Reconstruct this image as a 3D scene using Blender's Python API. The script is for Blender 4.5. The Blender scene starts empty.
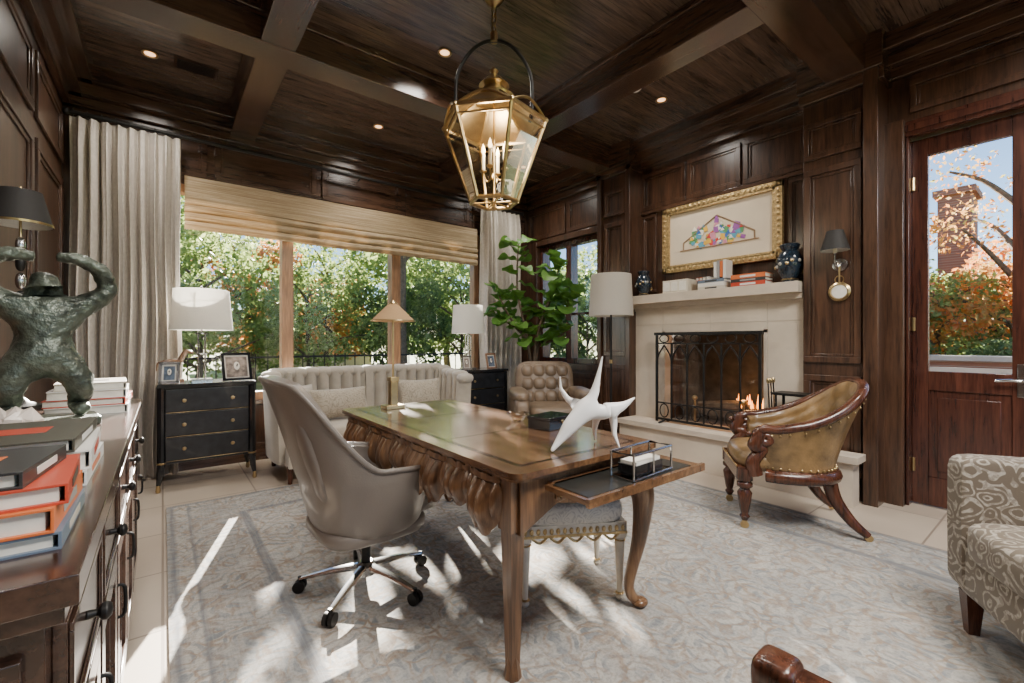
import bpy, math, random
import numpy as np
from mathutils import Vector, Matrix
random.seed(7); np.random.seed(7)
D=bpy.data; SC=bpy.context.scene; COL=SC.collection
pi=math.pi; sin=math.sin; cos=math.cos; rad=math.radians

# ---------------------------------------------------------------- materials
def mk(name):
    m=D.materials.new(name); m.use_nodes=True
    nt=m.node_tree
    return m,nt,nt.nodes['Principled BSDF']
def N(nt,t,**k):
    n=nt.nodes.new(t)
    for a,b in k.items(): setattr(n,a,b)
    return n
def L(nt,a,b): nt.links.new(a,b)
def coords(nt,scale=(1,1,1),rot=(0,0,0)):
    tc=N(nt,'ShaderNodeTexCoord'); mp=N(nt,'ShaderNodeMapping')
    mp.inputs['Scale'].default_value=scale; mp.inputs['Rotation'].default_value=rot
    L(nt,tc.outputs['Object'],mp.inputs['Vector']); return mp.outputs['Vector']
def noise(nt,vec,scale,detail=4,rough=.55,dist=0):
    n=N(nt,'ShaderNodeTexNoise'); n.inputs['Scale'].default_value=scale
    n.inputs['Detail'].default_value=detail; n.inputs['Roughness'].default_value=rough
    n.inputs['Distortion'].default_value=dist; L(nt,vec,n.inputs['Vector']); return n.outputs['Fac']
def ramp(nt,fac,stops,interp='LINEAR'):
    r=N(nt,'ShaderNodeValToRGB'); cr=r.color_ramp; cr.interpolation=interp
    while len(cr.elements)<len(stops): cr.elements.new(.5)
    for e,(p,c) in zip(cr.elements,stops):
        e.position=p; e.color=(c[0],c[1],c[2],1) if not isinstance(c,(int,float)) else (c,c,c,1)
    L(nt,fac,r.inputs['Fac']); return r.outputs['Color']
def mix(nt,fac,a,b,mode='MIX'):
    n=N(nt,'ShaderNodeMix',data_type='RGBA',blend_type=mode)
    for i,x in ((0,fac),(6,a),(7,b)):
        if hasattr(x,'links') or hasattr(x,'is_linked'): L(nt,x,n.inputs[i])
        else: n.inputs[i].default_value=x if i==0 else (x[0],x[1],x[2],1)
    return n.outputs[2]
def math_(nt,op,a,b=0.0,c=None):
    n=N(nt,'ShaderNodeMath',operation=op)
    for i,x in enumerate((a,b)+((c,) if c is not None else ())):
        if hasattr(x,'is_linked'): L(nt,x,n.inputs[i])
        else: n.inputs[i].default_value=x
    return n.outputs[0]
def bump(nt,b,h,st=.2,dist=.01):
    n=N(nt,'ShaderNodeBump'); n.inputs['Strength'].default_value=st; n.inputs['Distance'].default_value=dist
    L(nt,h,n.inputs['Height']); L(nt,n.outputs['Normal'],b.inputs['Normal'])
def simple(name,c,r=.5,metal=0,var=.15,scale=6,bmp=0,bscale=80,coat=0,sheen=0,spec=.5):
    m,nt,b=mk(name); v=coords(nt)
    f=noise(nt,v,scale,5)
    lo=[max(0,x*(1-var)) for x in c]; hi=[min(1,x*(1+var)) for x in c]
    L(nt,ramp(nt,f,[(.3,lo),(.7,hi)]),b.inputs['Base Color'])
    b.inputs['Roughness'].default_value=r; b.inputs['Metallic'].default_value=metal
    b.inputs['Coat Weight'].default_value=coat; b.inputs['Sheen Weight'].default_value=sheen
    b.inputs['Specular IOR Level'].default_value=spec
    if bmp: bump(nt,b,noise(nt,v,bscale,3),bmp)
    return m
def wood(name,c1,c2,axis='z',r=.35,fine=1.0,plank=None,coat=.2,c3=None):
    m,nt,b=mk(name)
    s={'x':(.7,9,9),'y':(9,.7,9),'z':(9,9,.7)}[axis]; s=tuple(q*fine for q in s)
    v=coords(nt,s); f=noise(nt,v,1.6,6,.6,.6)
    v2=coords(nt,tuple(q*4 for q in s)); f2=noise(nt,v2,2.2,3,.6,.2)
    ff=math_(nt,'ADD',math_(nt,'MULTIPLY',f,.6),math_(nt,'MULTIPLY',f2,.4))
    col=ramp(nt,ff,[(.36,c1),(.52,c2),(.66,c3 or [x*1.6 for x in c2])])
    v3=coords(nt); big=noise(nt,v3,1.3,2)
    col=mix(nt,math_(nt,'MULTIPLY',big,.5),col,c1)
    if plank:
        ax,w=plank
        tc=N(nt,'ShaderNodeTexCoord'); sp=N(nt,'ShaderNodeSeparateXYZ'); L(nt,tc.outputs['Object'],sp.inputs[0])
        q=math_(nt,'DIVIDE',sp.outputs[ax],w); fr=math_(nt,'FRACT',q); fl=math_(nt,'FLOOR',q)
        wn=N(nt,'ShaderNodeTexWhiteNoise',noise_dimensions='1D'); L(nt,fl,wn.inputs['W'])
        col=mix(nt,math_(nt,'MULTIPLY',wn.outputs['Value'],.35),col,c1)
        line=math_(nt,'LESS_THAN',fr,.035)
        col=mix(nt,math_(nt,'MULTIPLY',line,.75),col,[x*.3 for x in c1])
        bump(nt,b,math_(nt,'SUBTRACT',1.0,line),.3,.003)
    L(nt,col,b.inputs['Base Color']); b.inputs['Roughness'].default_value=r
    b.inputs['Coat Weight'].default_value=coat; b.inputs['Coat Roughness'].default_value=.2
    return m
WD1=(.016,.0075,.0045); WD2=(.085,.041,.023)
WZ=wood('walnut_panel_vertical',WD1,WD2,'z',r=.3,coat=.4)
WX=wood('walnut_beam_x',WD1,(.088,.044,.026),'x',r=.26,coat=.8)
WY=wood('walnut_beam_y',WD1,(.088,.044,.026),'y',r=.26,coat=.8)
WDoor=wood('mahogany_door',(.024,.008,.006),(.078,.025,.015),'z',r=.25,coat=.4)
PLANK=wood('ceiling_planks',(.040,.026,.019),(.16,.108,.079),'x',r=.24,plank=(1,.085),coat=.6)
WCAB=wood('sideboard_wood',(.018,.009,.006),(.056,.027,.017),'y',r=.2,fine=.8,coat=.6)
WWIN=wood('window_frame_wood',(.14,.07,.035),(.30,.16,.08),'z',r=.4)
WDESK=wood('walnut_desk',(.055,.025,.011),(.17,.083,.038),'y',r=.2,fine=.6,coat=.6,c3=(.32,.175,.085))
WDESKZ=wood('walnut_desk_legs',(.055,.024,.010),(.18,.088,.040),'z',r=.28,fine=.9,coat=.3,c3=(.34,.19,.09))
WCH=wood('chair_mahogany',(.025,.009,.005),(.095,.032,.016),'z',r=.25,fine=1.5)
BRASS=simple('aged_brass',(.50,.37,.19),.28,1,.25,9)
GILT=simple('gilt_frame',(.50,.36,.17),.4,.7,.4,40,bmp=.6,bscale=60)
IRON=simple('black_iron',(.02,.019,.018),.45,.6,.3)
CHROME=simple('brushed_chrome',(.5,.5,.5),.2,1,.1)
LACQ=simple('black_lacquer',(.010,.011,.013),.18,0,.3,4,coat=.4)
LACQF=simple('black_drawer_front',(.016,.017,.02),.28,0,.5,14,coat=.2)
STONE=simple('limestone',(.58,.50,.40),.7,0,.12,3,bmp=.12,bscale=40)
STONE_D=simple('limestone_trim',(.54,.46,.37),.7,0,.12,5,bmp=.12,bscale=50)
LGREY=simple('taupe_leather',(.155,.132,.113),.32,0,.15,2.5,bmp=.12,bscale=180,coat=.15)
LTAN=simple('tan_leather',(.16,.112,.072),.38,0,.35,6,bmp=.15,bscale=120)
LOLIVE=simple('antique_olive_leather',(.21,.13,.055),.34,0,.6,7,bmp=.2,bscale=90,coat=.2)
CREAM=simple('cream_velvet',(.40,.355,.29),.8,0,.12,8,sheen=.4)
LINEN=simple('linen_curtain',(.52,.475,.42),.9,0,.1,30,bmp=.15,bscale=250)
IVORY=simple('ivory_paint',(.66,.60,.49),.5,0,.12,20)
WHITE=simple('white_ceramic',(.87,.86,.84),.3,0,.03,5,coat=.2)
BLACKLEATHER=simple('black_writing_leather',(.02,.02,.018),.3,0,.3)
PAPER=simple('paper',(.75,.71,.63),.8,0,.08,30)
BARK=simple('bark',(.12,.085,.055),.9,0,.4,12,bmp=.5,bscale=30)
SOIL=simple('soil',(.04,.028,.02),.95,0,.4,20)
BASKET=simple('woven_basket',(.32,.22,.13),.8,0,.35,40,bmp=.6,bscale=60)
BRONZE=simple('patinated_bronze',(.085,.10,.078),.36,.45,.8,16,bmp=1,bscale=30)
CRYST=simple('quartz',(.65,.57,.5),.25,0,.3,14)
NAVYV=simple('cloisonne_vase',(.012,.022,.035),.2,0,.6,30,coat=.5)
SOOT=simple('soot_brick',(.10,.085,.07),.9,0,.5,8)
CANDLE=simple('candle_sleeve',(.8,.72,.55),.5,0,.05)
WBLACK=simple('black_shade',(.018,.016,.015),.7,0,.2)
PLASTIC=simple('white_plastic',(.8,.8,.78),.4,0,.03)

def shade_mat(name,c):
    m,nt,b=mk(name); v=coords(nt)
    f=noise(nt,v,120,2); col=ramp(nt,f,[(.3,[x*.93 for x in c]),(.7,c)])
    L(nt,col,b.inputs['Base Color']); b.inputs['Roughness'].default_value=.9
    tr=N(nt,'ShaderNodeBsdfTranslucent'); L(nt,col,tr.inputs['Color'])
    mx=N(nt,'ShaderNodeMixShader'); mx.inputs[0].default_value=.4
    L(nt,b.outputs[0],mx.inputs[1]); L(nt,tr.outputs[0],mx.inputs[2])
    L(nt,mx.outputs[0],nt.nodes['Material Output'].inputs['Surface']); return m
SHADE=shade_mat('linen_lampshade',(.88,.86,.81))
SHADEG=shade_mat('grey_lampshade',(.64,.60,.54))
SHADEO=shade_mat('amber_lampshade',(.55,.36,.19))

def glass_mat(name,refl=.08,tint=(1,1,1)):
    m=D.materials.new(name); m.use_nodes=True; nt=m.node_tree; nt.nodes.clear()
    o=N(nt,'ShaderNodeOutputMaterial'); t=N(nt,'ShaderNodeBsdfTransparent'); g=N(nt,'ShaderNodeBsdfGlossy')
    t.inputs[0].default_value=(*tint,1); g.inputs['Roughness'].default_value=.02
    fr=N(nt,'ShaderNodeFresnel'); fr.inputs[0].default_value=1.3
    mx=N(nt,'ShaderNodeMixShader'); 
    mm=math_(nt,'MULTIPLY',fr.outputs[0],refl*8)
    L(nt,mm,mx.inputs[0]); L(nt,t.outputs[0],mx.inputs[1]); L(nt,g.outputs[0],mx.inputs[2]); L(nt,mx.outputs[0],o.inputs[0]); return m
GLASS=glass_mat('window_glass',.06)
LGLASS=glass_mat('lantern_glass',.1,(.95,.92,.86))
def emis(name,c,s):
    m,nt,b=mk(name); b.inputs['Emission Color'].default_value=(*c,1); b.inputs['Emission Strength'].default_value=s
    v=coords(nt); L(nt,ramp(nt,noise(nt,v,4),[(.3,c),(.7,c)]),b.inputs['Base Color']); return m
BULB=emis('bulb_glow',(1,.72,.4),8)
CAN=emis('downlight_lens',(1,.55,.28),3)
FIRE=emis('flame',(1,.35,.06),6)

def bamboo():
    m,nt,b=mk('bamboo_shade')
    v=coords(nt,(1.5,1.5,90)); f=noise(nt,v,1.2,4,.7)
    v2=coords(nt,(14,14,14)); f2=noise(nt,v2,2,3)
    col=ramp(nt,f,[(.3,(.24,.16,.085)),(.5,(.48,.37,.23)),(.7,(.74,.62,.44))])
    col=mix(nt,math_(nt,'MULTIPLY',f2,.4),col,(.36,.25,.13))
    L(nt,col,b.inputs['Base Color']); b.inputs['Roughness'].default_value=.8
    bump(nt,b,f,.6,.006)
    tr=N(nt,'ShaderNodeBsdfTranslucent'); L(nt,col,tr.inputs['Color'])
    mx=N(nt,'ShaderNodeMixShader'); mx.inputs[0].default_value=.25
    L(nt,b.outputs[0],mx.inputs[1]); L(nt,tr.outputs[0],mx.inputs[2])
    L(nt,mx.outputs[0],nt.nodes['Material Output'].inputs['Surface']); return m
BAMBOO=bamboo()
def tile():
    m,nt,b=mk('travertine_tile'); v=coords(nt)
    br=N(nt,'ShaderNodeTexBrick'); br.offset=0; br.inputs['Scale'].default_value=1.0
    br.inputs['Brick Width'].default_value=.6; br.inputs['Row Height'].default_value=.6; br.inputs['Mortar Size'].default_value=.006
    br.inputs['Color1'].default_value=(.56,.48,.39,1); br.inputs['Color2'].default_value=(.50,.42,.34,1); br.inputs['Mortar'].default_value=(.26,.21,.17,1)
    L(nt,v,br.inputs['Vector'])
    col=mix(nt,math_(nt,'MULTIPLY',noise(nt,v,5,6),.35),br.outputs['Color'],(.38,.30,.23))
    L(nt,col,b.inputs['Base Color']); b.inputs['Roughness'].default_value=.35; return m
TILE=tile()
def rugmat():
    m,nt,b=mk('faded_oriental_rug'); v=coords(nt)
    A=(.43,.405,.365); B=(.135,.165,.19); Cc=(.27,.185,.12)
    ns=N(nt,'ShaderNodeTexNoise'); ns.inputs['Scale'].default_value=4; ns.inputs['Detail'].default_value=3; L(nt,v,ns.inputs['Vector'])
    add=N(nt,'ShaderNodeVectorMath',operation='MULTIPLY_ADD'); L(nt,ns.outputs['Color'],add.inputs[0]); add.inputs[1].default_value=(.3,.3,0); L(nt,v,add.inputs[2])
    vo=N(nt,'ShaderNodeTexVoronoi',feature='F1'); vo.inputs['Scale'].default_value=3.6; vo.inputs['Randomness'].default_value=.25; L(nt,add.outputs[0],vo.inputs['Vector'])
    ring=math_(nt,'FRACT',math_(nt,'MULTIPLY',vo.outputs['Distance'],5.5))
    ringm=ramp(nt,ring,[(.35,0),(.42,1),(.75,1),(.82,0)])
    vo2=N(nt,'ShaderNodeTexVoronoi',feature='DISTANCE_TO_EDGE'); vo2.inputs['Scale'].default_value=14; L(nt,add.outputs[0],vo2.inputs['Vector'])
    edge=ramp(nt,vo2.outputs['Distance'],[(.05,1),(.12,0)])
    wear=noise(nt,v,2.2,8,.7); wearm=ramp(nt,wear,[(.42,0),(.58,1)])
    wm2=ramp(nt,noise(nt,v,12,6,.8,.5),[(.38,0),(.58,1)])
    fine=noise(nt,v,70,5,.8)
    streak=noise(nt,coords(nt,(60,3,1)),1.2,4,.7)
    col=mix(nt,math_(nt,'MULTIPLY',wearm,.4),A,B)
    col=mix(nt,math_(nt,'MULTIPLY',math_(nt,'MULTIPLY',ringm,wm2),.8),col,B)
    col=mix(nt,math_(nt,'MULTIPLY',math_(nt,'MULTIPLY',edge,wm2),.8),col,Cc)
    sp=N(nt,'ShaderNodeSeparateXYZ'); tc=N(nt,'ShaderNodeTexCoord'); L(nt,tc.outputs['Object'],sp.inputs[0])
    dx=math_(nt,'SUBTRACT',1.77,math_(nt,'ABSOLUTE',sp.outputs[0])); dy=math_(nt,'SUBTRACT',2.75,math_(nt,'ABSOLUTE',sp.outputs[1]))
    dd=math_(nt,'MINIMUM',dx,dy)
    band=ramp(nt,dd,[(.0,.3),(.03,1),(.05,.0),(.11,.0),(.12,1),(.14,.2),(.40,.2),(.415,1),(.45,1),(.465,0)])
    col=mix(nt,math_(nt,'MULTIPLY',band,.7),col,(.10,.115,.14))
    col=mix(nt,ramp(nt,fine,[(.45,0),(.62,.45)]),col,(.15,.138,.128))
    col=mix(nt,ramp(nt,streak,[(.45,0),(.7,.25)]),col,(.50,.48,.44))
    L(nt,col,b.inputs['Base Color']); b.inputs['Roughness'].default_value=.95; bump(nt,b,fine,.3,.004); return m
RUG=rugmat()
def damask(name,a,c,scale=9):
    m,nt,b=mk(name); v=coords(nt)
    ns=N(nt,'ShaderNodeTexNoise'); ns.inputs['Scale'].default_value=scale*.6; L(nt,v,ns.inputs['Vector'])
    add=N(nt,'ShaderNodeVectorMath',operation='MULTIPLY_ADD'); L(nt,ns.outputs['Color'],add.inputs[0]); add.inputs[1].default_value=(2/scale,2/scale,2/scale); L(nt,v,add.inputs[2])
    vo=N(nt,'ShaderNodeTexVoronoi'); vo.inputs['Scale'].default_value=scale; vo.inputs['Randomness'].default_value=.7; L(nt,add.outputs[0],vo.inputs['Vector'])
    ring=math_(nt,'FRACT',math_(nt,'MULTIPLY',vo.outputs['Distance'],4))
    k=ramp(nt,ring,[(.45,0),(.52,1),(.85,1),(.92,0)])
    n2=ramp(nt,noise(nt,v,scale*5,3),[(.45,0),(.55,1)])
    k=math_(nt,'MULTIPLY',k,math_(nt,'ADD',math_(nt,'MULTIPLY',n2,.6),.4))
    col=mix(nt,k,a,c); col=mix(nt,math_(nt,'MULTIPLY',noise(nt,v,120,2),.3),col,[x*.6 for x in a])
    L(nt,col,b.inputs['Base Color']); b.inputs['Roughness'].default_value=.7; b.inputs['Sheen Weight'].default_value=.2; return m
DAM=damask('paisley_fabric',(.13,.10,.07),(.42,.38,.32),11)
PILW=damask('pillow_fabric',(.40,.35,.27),(.24,.20,.15),14)
STOOLF=damask('stool_fabric',(.60,.56,.49),(.40,.37,.33),18)
def brick():
    m,nt,b=mk('outdoor_brick'); v=coords(nt,(1,1,1),(rad(90),0,0))
    br=N(nt,'ShaderNodeTexBrick'); br.inputs['Scale'].default_value=4
    br.inputs['Color1'].default_value=(.24,.11,.07,1); br.inputs['Color2'].default_value=(.17,.08,.055,1); br.inputs['Mortar'].default_value=(.26,.2,.16,1)
    L(nt,v,br.inputs['Vector']); L(nt,br.outputs['Color'],b.inputs['Base Color']); b.inputs['Roughness'].default_value=.9; return m
BRICK=brick()
def leafmat(name,c1,c2,c3,trans=.4,sc=1.6):
    m,nt,b=mk(name); v=coords(nt); f=noise(nt,v,sc,6,.75)
    col=ramp(nt,f,[(.34,c1),(.5,c2),(.64,c3)]); L(nt,col,b.inputs['Base Color']); b.inputs['Roughness'].default_value=.5
    tr=N(nt,'ShaderNodeBsdfTranslucent'); L(nt,col,tr.inputs['Color'])
    mx=N(nt,'ShaderNodeMixShader'); mx.inputs[0].default_value=trans
    L(nt,b.outputs[0],mx.inputs[1]); L(nt,tr.outputs[0],mx.inputs[2])
    L(nt,mx.outputs[0],nt.nodes['Material Output'].inputs['Surface']); return m
LEAFG=leafmat('foliage_green',(.09,.13,.035),(.22,.30,.08),(.46,.52,.20),.5)
LEAFY=leafmat('foliage_autumn',(.26,.30,.08),(.62,.30,.08),(.68,.18,.05),.5)
LEAFD=leafmat('foliage_dark',(.05,.085,.03),(.13,.20,.06),(.30,.38,.15),.5)
FIG=leafmat('fig_leaf',(.06,.16,.02),(.11,.25,.04),(.19,.36,.07),.3)
GRASS=simple('lawn',(.24,.27,.11),.95,0,.4,1.5)
PATIO=simple('patio_stone',(.42,.38,.33),.9,0,.2,2)

# ---------------------------------------------------------------- mesh builder
def catmull(P,n=8,closed=False):
    P=[Vector(p) for p in P]; out=[]
    m=len(P); rng=range(m if closed else m-1)
    for i in rng:
        p0=P[(i-1)%m] if closed or i>0 else P[0]; p1=P[i]; p2=P[(i+1)%m]; p3=P[(i+2)%m] if closed or i+2<m else P[-1]
        for k in range(n):
            t=k/n; out.append(.5*((2*p1)+(p2-p0)*t+(2*p0-5*p1+4*p2-p3)*t*t+(3*p1-p0-3*p2+p3)*t**3))
    if not closed: out.append(P[-1])
    return out
def lerplist(r,n):
    m=len(r); out=[]
    for i in range(n):
        x=i/(n-1)*(m-1); a=int(min(x,m-2)); out.append(r[a]+(r[a+1]-r[a])*(x-a))
    return out
class MB:
    def __init__(s): s.v=[];s.f=[];s.mi=[];s.mats=[];s.M=Matrix()
    def add(s,vs,fs,m,M=None):
        if m not in s.mats: s.mats.append(m)
        k=s.mats.index(m); T=s.M@M if M is not None else s.M; o=len(s.v)
        s.v.extend([T@Vector(p) for p in vs]); s.f.extend([[i+o for i in f] for f in fs]); s.mi.extend([k]*len(fs))
    def box(s,c,sz,m,rot=(0,0,0),taper=1.0):
        x,y,z=[q/2 for q in sz]; t=taper
        vs=[(-x*t,-y*t,-z),(x*t,-y*t,-z),(x*t,y*t,-z),(-x*t,y*t,-z),(-x,-y,z),(x,-y,z),(x,y,z),(-x,y,z)]
        fs=[(0,3,2,1),(4,5,6,7),(0,1,5,4),(1,2,6,5),(2,3,7,6),(3,0,4,7)]
        M=Matrix.Translation(c)@(Matrix.Rotation(rot[2],4,'Z')@Matrix.Rotation(rot[1],4,'Y')@Matrix.Rotation(rot[0],4,'X'))
        s.add(vs,fs,m,M)
    def bb(s,x0,x1,y0,y1,z0,z1,m): s.box(((x0+x1)/2,(y0+y1)/2,(z0+z1)/2),(abs(x1-x0),abs(y1-y0),abs(z1-z0)),m)
    def lathe(s,prof,m,c=(0,0,0),n=20,rot=(0,0,0),sc=(1,1,1),cap=True,a0=0):
        vs=[];fs=[]
        for (r,z) in prof:
            for i in range(n):
                a=2*pi*i/n+a0; vs.append((r*cos(a)*sc[0],r*sin(a)*sc[1],z*sc[2]))
        for j in range(len(prof)-1):
            for i in range(n):
                i2=(i+1)%n; fs.append((j*n+i,j*n+i2,(j+1)*n+i2,(j+1)*n+i))
        if cap:
            if prof[0][0]>1e-4: fs.append(tuple(range(n))[::-1])
            if prof[-1][0]>1e-4: fs.append(tuple(range((len(prof)-1)*n,len(prof)*n)))
        M=Matrix.Translation(c)@(Matrix.Rotation(rot[2],4,'Z')@Matrix.Rotation(rot[1],4,'Y')@Matrix.Rotation(rot[0],4,'X'))
        s.add(vs,fs,m,M)
    def cyl(s,c,r,h,m,n=20,rot=(0,0,0),r2=None): s.lathe([(r,-h/2),(r if r2 is None else r2,h/2)],m,c,n,rot)
    def tube(s,pts,r,m,n=8,closed=False,flat=1.0):
        pts=[Vector(p) for p in pts]; k=len(pts)
        rr=r if isinstance(r,(list,tuple)) else [r,r]
        rr=lerplist(list(rr),k)
        tan=[]
        for i in range(k):
            a=pts[(i-1)%k] if closed or i>0 else pts[0]; b=pts[(i+1)%k] if closed or i<k-1 else pts[-1]
            t=(b-a); tan.append(t.normalized() if t.length>1e-9 else Vector((0,0,1)))
        ref=Vector((0,0,1)) if abs(tan[0].z)<.9 else Vector((1,0,0))
        u=tan[0].cross(ref).normalized(); vs=[];fs=[]
        for i in range(k):
            u=(u-tan[i]*u.dot(tan[i])); 
            if u.length<1e-6: u=tan[i].orthogonal()
            u.normalize(); w=tan[i].cross(u)
            for j in range(n):
                a=2*pi*j/n; vs.append(pts[i]+u*(cos(a)*rr[i])+w*(sin(a)*rr[i]*flat))
        for i in range(k if closed else k-1):
            i2=(i+1)%k
            for j in range(n):
                j2=(j+1)%n; fs.append((i*n+j,i*n+j2,i2*n+j2,i2*n+j))
        if not closed: fs.append(tuple(range(n))[::-1]); fs.append(tuple(range((k-1)*n,k*n)))
        s.add(vs,fs,m)
    def prism(s,poly,h0,h1,m,M=None):
        n=len(poly); vs=[(p[0],p[1],h0) for p in poly]+[(p[0],p[1],h1) for p in poly]
        fs=[tuple(range(n))[::-1],tuple(range(n,2*n))]+[(i,(i+1)%n,n+(i+1)%n,n+i) for i in range(n)]
        s.add(vs,fs,m,M)
    def sup(s,c,sz,m,e=.35,n=24,k=12,rot=(0,0,0)):
        def p(x,q): return math.copysign(abs(x)**q,x)
        vs=[];fs=[]
        for j in range(k+1):
            a=-pi/2+pi*j/k
            for i in range(n):
                b=2*pi*i/n; vs.append((sz[0]/2*p(cos(a),e)*p(cos(b),e),sz[1]/2*p(cos(a),e)*p(sin(b),e),sz[2]/2*p(sin(a),e if e>.6 else e*1.4)))
        for j in range(k):
            for i in range(n):
                i2=(i+1)%n; fs.append((j*n+i,j*n+i2,(j+1)*n+i2,(j+1)*n+i))
        M=Matrix.Translation(c)@(Matrix.Rotation(rot[2],4,'Z')@Matrix.Rotation(rot[1],4,'Y')@Matrix.Rotation(rot[0],4,'X'))
        s.add(vs,fs,m,M)
    def surf(s,fn,nu,nv,m):
        vs=[fn(i/nu,j/nv) for j in range(nv+1) for i in range(nu+1)]
        fs=[(j*(nu+1)+i,j*(nu+1)+i+1,(j+1)*(nu+1)+i+1,(j+1)*(nu+1)+i) for j in range(nv) for i in range(nu)]
        s.add(vs,fs,m)
    def shell(s,fn,nu,nv,m,thick,m2=None,disp=None):
        P=[[Vector(fn(i/nu,j/nv)) for i in range(nu+1)] for j in range(nv+1)]
        W=nu+1
        def nrm(i,j):
            a=P[j][min(i+1,nu)]-P[j][max(i-1,0)]; b=P[min(j+1,nv)][i]-P[max(j-1,0)][i]
            return a.cross(b).normalized()
        outer=[P[j][i] for j in range(nv+1) for i in range(W)]
        inner=[P[j][i]-nrm(i,j)*(thick+(disp(i/nu,j/nv) if disp else 0)) for j in range(nv+1) for i in range(W)]
        o=len(outer); f1=[];f2=[];f3=[]
        for j in range(nv):
            for i in range(nu):
                q=(j*W+i,j*W+i+1,(j+1)*W+i+1,(j+1)*W+i); f1.append(q); f2.append(tuple(x+o for x in q[::-1]))
        for i in range(nu): f3.append((i,i+o,i+1+o,i+1)); a=nv*W+i; f3.append((a,a+1,a+1+o,a+o))
        for j in range(nv): a=j*W; f3.append((a,a+W,a+W+o,a+o)); b=j*W+nu; f3.append((b,b+o,b+W+o,b+W))
        k0=len(s.v); s.add(outer+inner,f1+f3,m)
        if (m2 or m) not in s.mats: s.mats.append(m2 or m)
        k=s.mats.index(m2 or m); s.f.extend([[i+k0 for i in f] for f in f2]); s.mi.extend([k]*len(f2))
    def done(s,name,loc=(0,0,0),rz=0,bevel=0,ang=35,parent=None):
        me=D.meshes.new(name); me.from_pydata([tuple(v) for v in s.v],[],s.f); me.update()
        for m in s.mats: me.materials.append(m)
        me.polygons.foreach_set('material_index',s.mi)
        me.polygons.foreach_set('use_smooth',[True]*len(s.f))
        try: me.set_sharp_from_angle(angle=rad(ang))
        except Exception: pass
        ob=D.objects.new(name,me); COL.objects.link(ob); ob.location=loc; ob.rotation_euler=(0,0,rz)
        if bevel:
            b=ob.modifiers.new('bevel','BEVEL'); b.width=bevel; b.segments=2; b.limit_method='ANGLE'; b.angle_limit=rad(50)
        if parent: ob.parent=parent
        return ob
def empty(name,loc=(0,0,0),rz=0):
    e=D.objects.new(name,None); COL.objects.link(e); e.location=loc; e.rotation_euler=(0,0,rz); return e
def skin(name,V,E,R,m,loc=(0,0,0),rz=0,lv=2,parent=None):
    me=D.meshes.new(name); me.from_pydata(V,E,[]); me.update(); me.materials.append(m)
    ob=D.objects.new(name,me); COL.objects.link(ob); ob.location=loc; ob.rotation_euler=(0,0,rz)
    md=ob.modifiers.new('skin','SKIN'); md.use_smooth_shade=True
    sv=me.skin_vertices[0].data
    for i,r in enumerate(R): sv[i].radius=(r,r) if not isinstance(r,tuple) else r
    sv[0].use_root=True
    sb=ob.modifiers.new('sub','SUBSURF'); sb.levels=lv; sb.render_levels=lv
    if parent: ob.parent=parent
    return ob
def pf(mb,axis,pos,sg,a0,a1,z0,z1,m,w=.05,p=.02):
    def bx(u0,u1,q0,q1,pp):
        if axis=='x': mb.bb(pos,pos+sg*pp,u0,u1,q0,q1,m)
        else: mb.bb(u0,u1,pos,pos+sg*pp,q0,q1,m)
    for (ww,pp,o) in ((w,p,0),(w*.45,p*.5,w)):
        bx(a0+o,a1-o,z0+o,z0+o+ww,pp); bx(a0+o,a1-o,z1-o-ww,z1-o,pp)
        bx(a0+o,a0+o+ww,z0+o+ww,z1-o-ww,pp); bx(a1-o-ww,a1-o,z0+o+ww,z1-o-ww,pp)

# ---------------------------------------------------------------- room
XL,XR,YW,YB,ZC=-.66,4.4,5.25,-2.3,3.5
mb=MB(); mb.bb(XL-.15,XR+.25,YB-.15,YW+.2,-.12,0,TILE); mb.done('floor')
mb=MB(); mb.bb(-1.77,1.77,-2.75,2.75,0,.012,RUG); mb.done('area_rug',(1.79,1.36,0))
mb=MB(); mb.bb(XL-.15,XR+.25,YB-.15,YW+.2,ZC,ZC+.12,PLANK); mb.done('ceiling')
mb=MB(); mb.bb(XL-.15,XL,YB,YW,0,ZC,WZ)
for y0,y1 in ((3.15,4.1),(4.2,5.15),(1.9,3.05),(.7,1.8),(-.6,.6),(-2.0,-.7)):
    pf(mb,'x',XL,1,y0,y1,1.0,2.55,WZ,.07); pf(mb,'x',XL,1,y0,y1,2.68,3.12,WZ,.06)
mb.done('wall_left',bevel=.004)
wx0,wx1,wz0,wz1=-.17,3.53,.62,2.72
mb=MB(); mb.bb(XL-.15,wx0,YW,YW+.2,0,ZC,WZ); mb.bb(wx1,XR+.25,YW,YW+.2,0,ZC,WZ)
mb.bb(wx0,wx1,YW,YW+.2,0,wz0,WZ); mb.bb(wx0,wx1,YW,YW+.2,wz1,ZC,WX)
for i in range(5):
    a=-.6+i*1.0; pf(mb,'y',YW,-1,a,a+.94,2.80,3.2,WX,.05)
mb.done('wall_window',bevel=.004)
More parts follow.
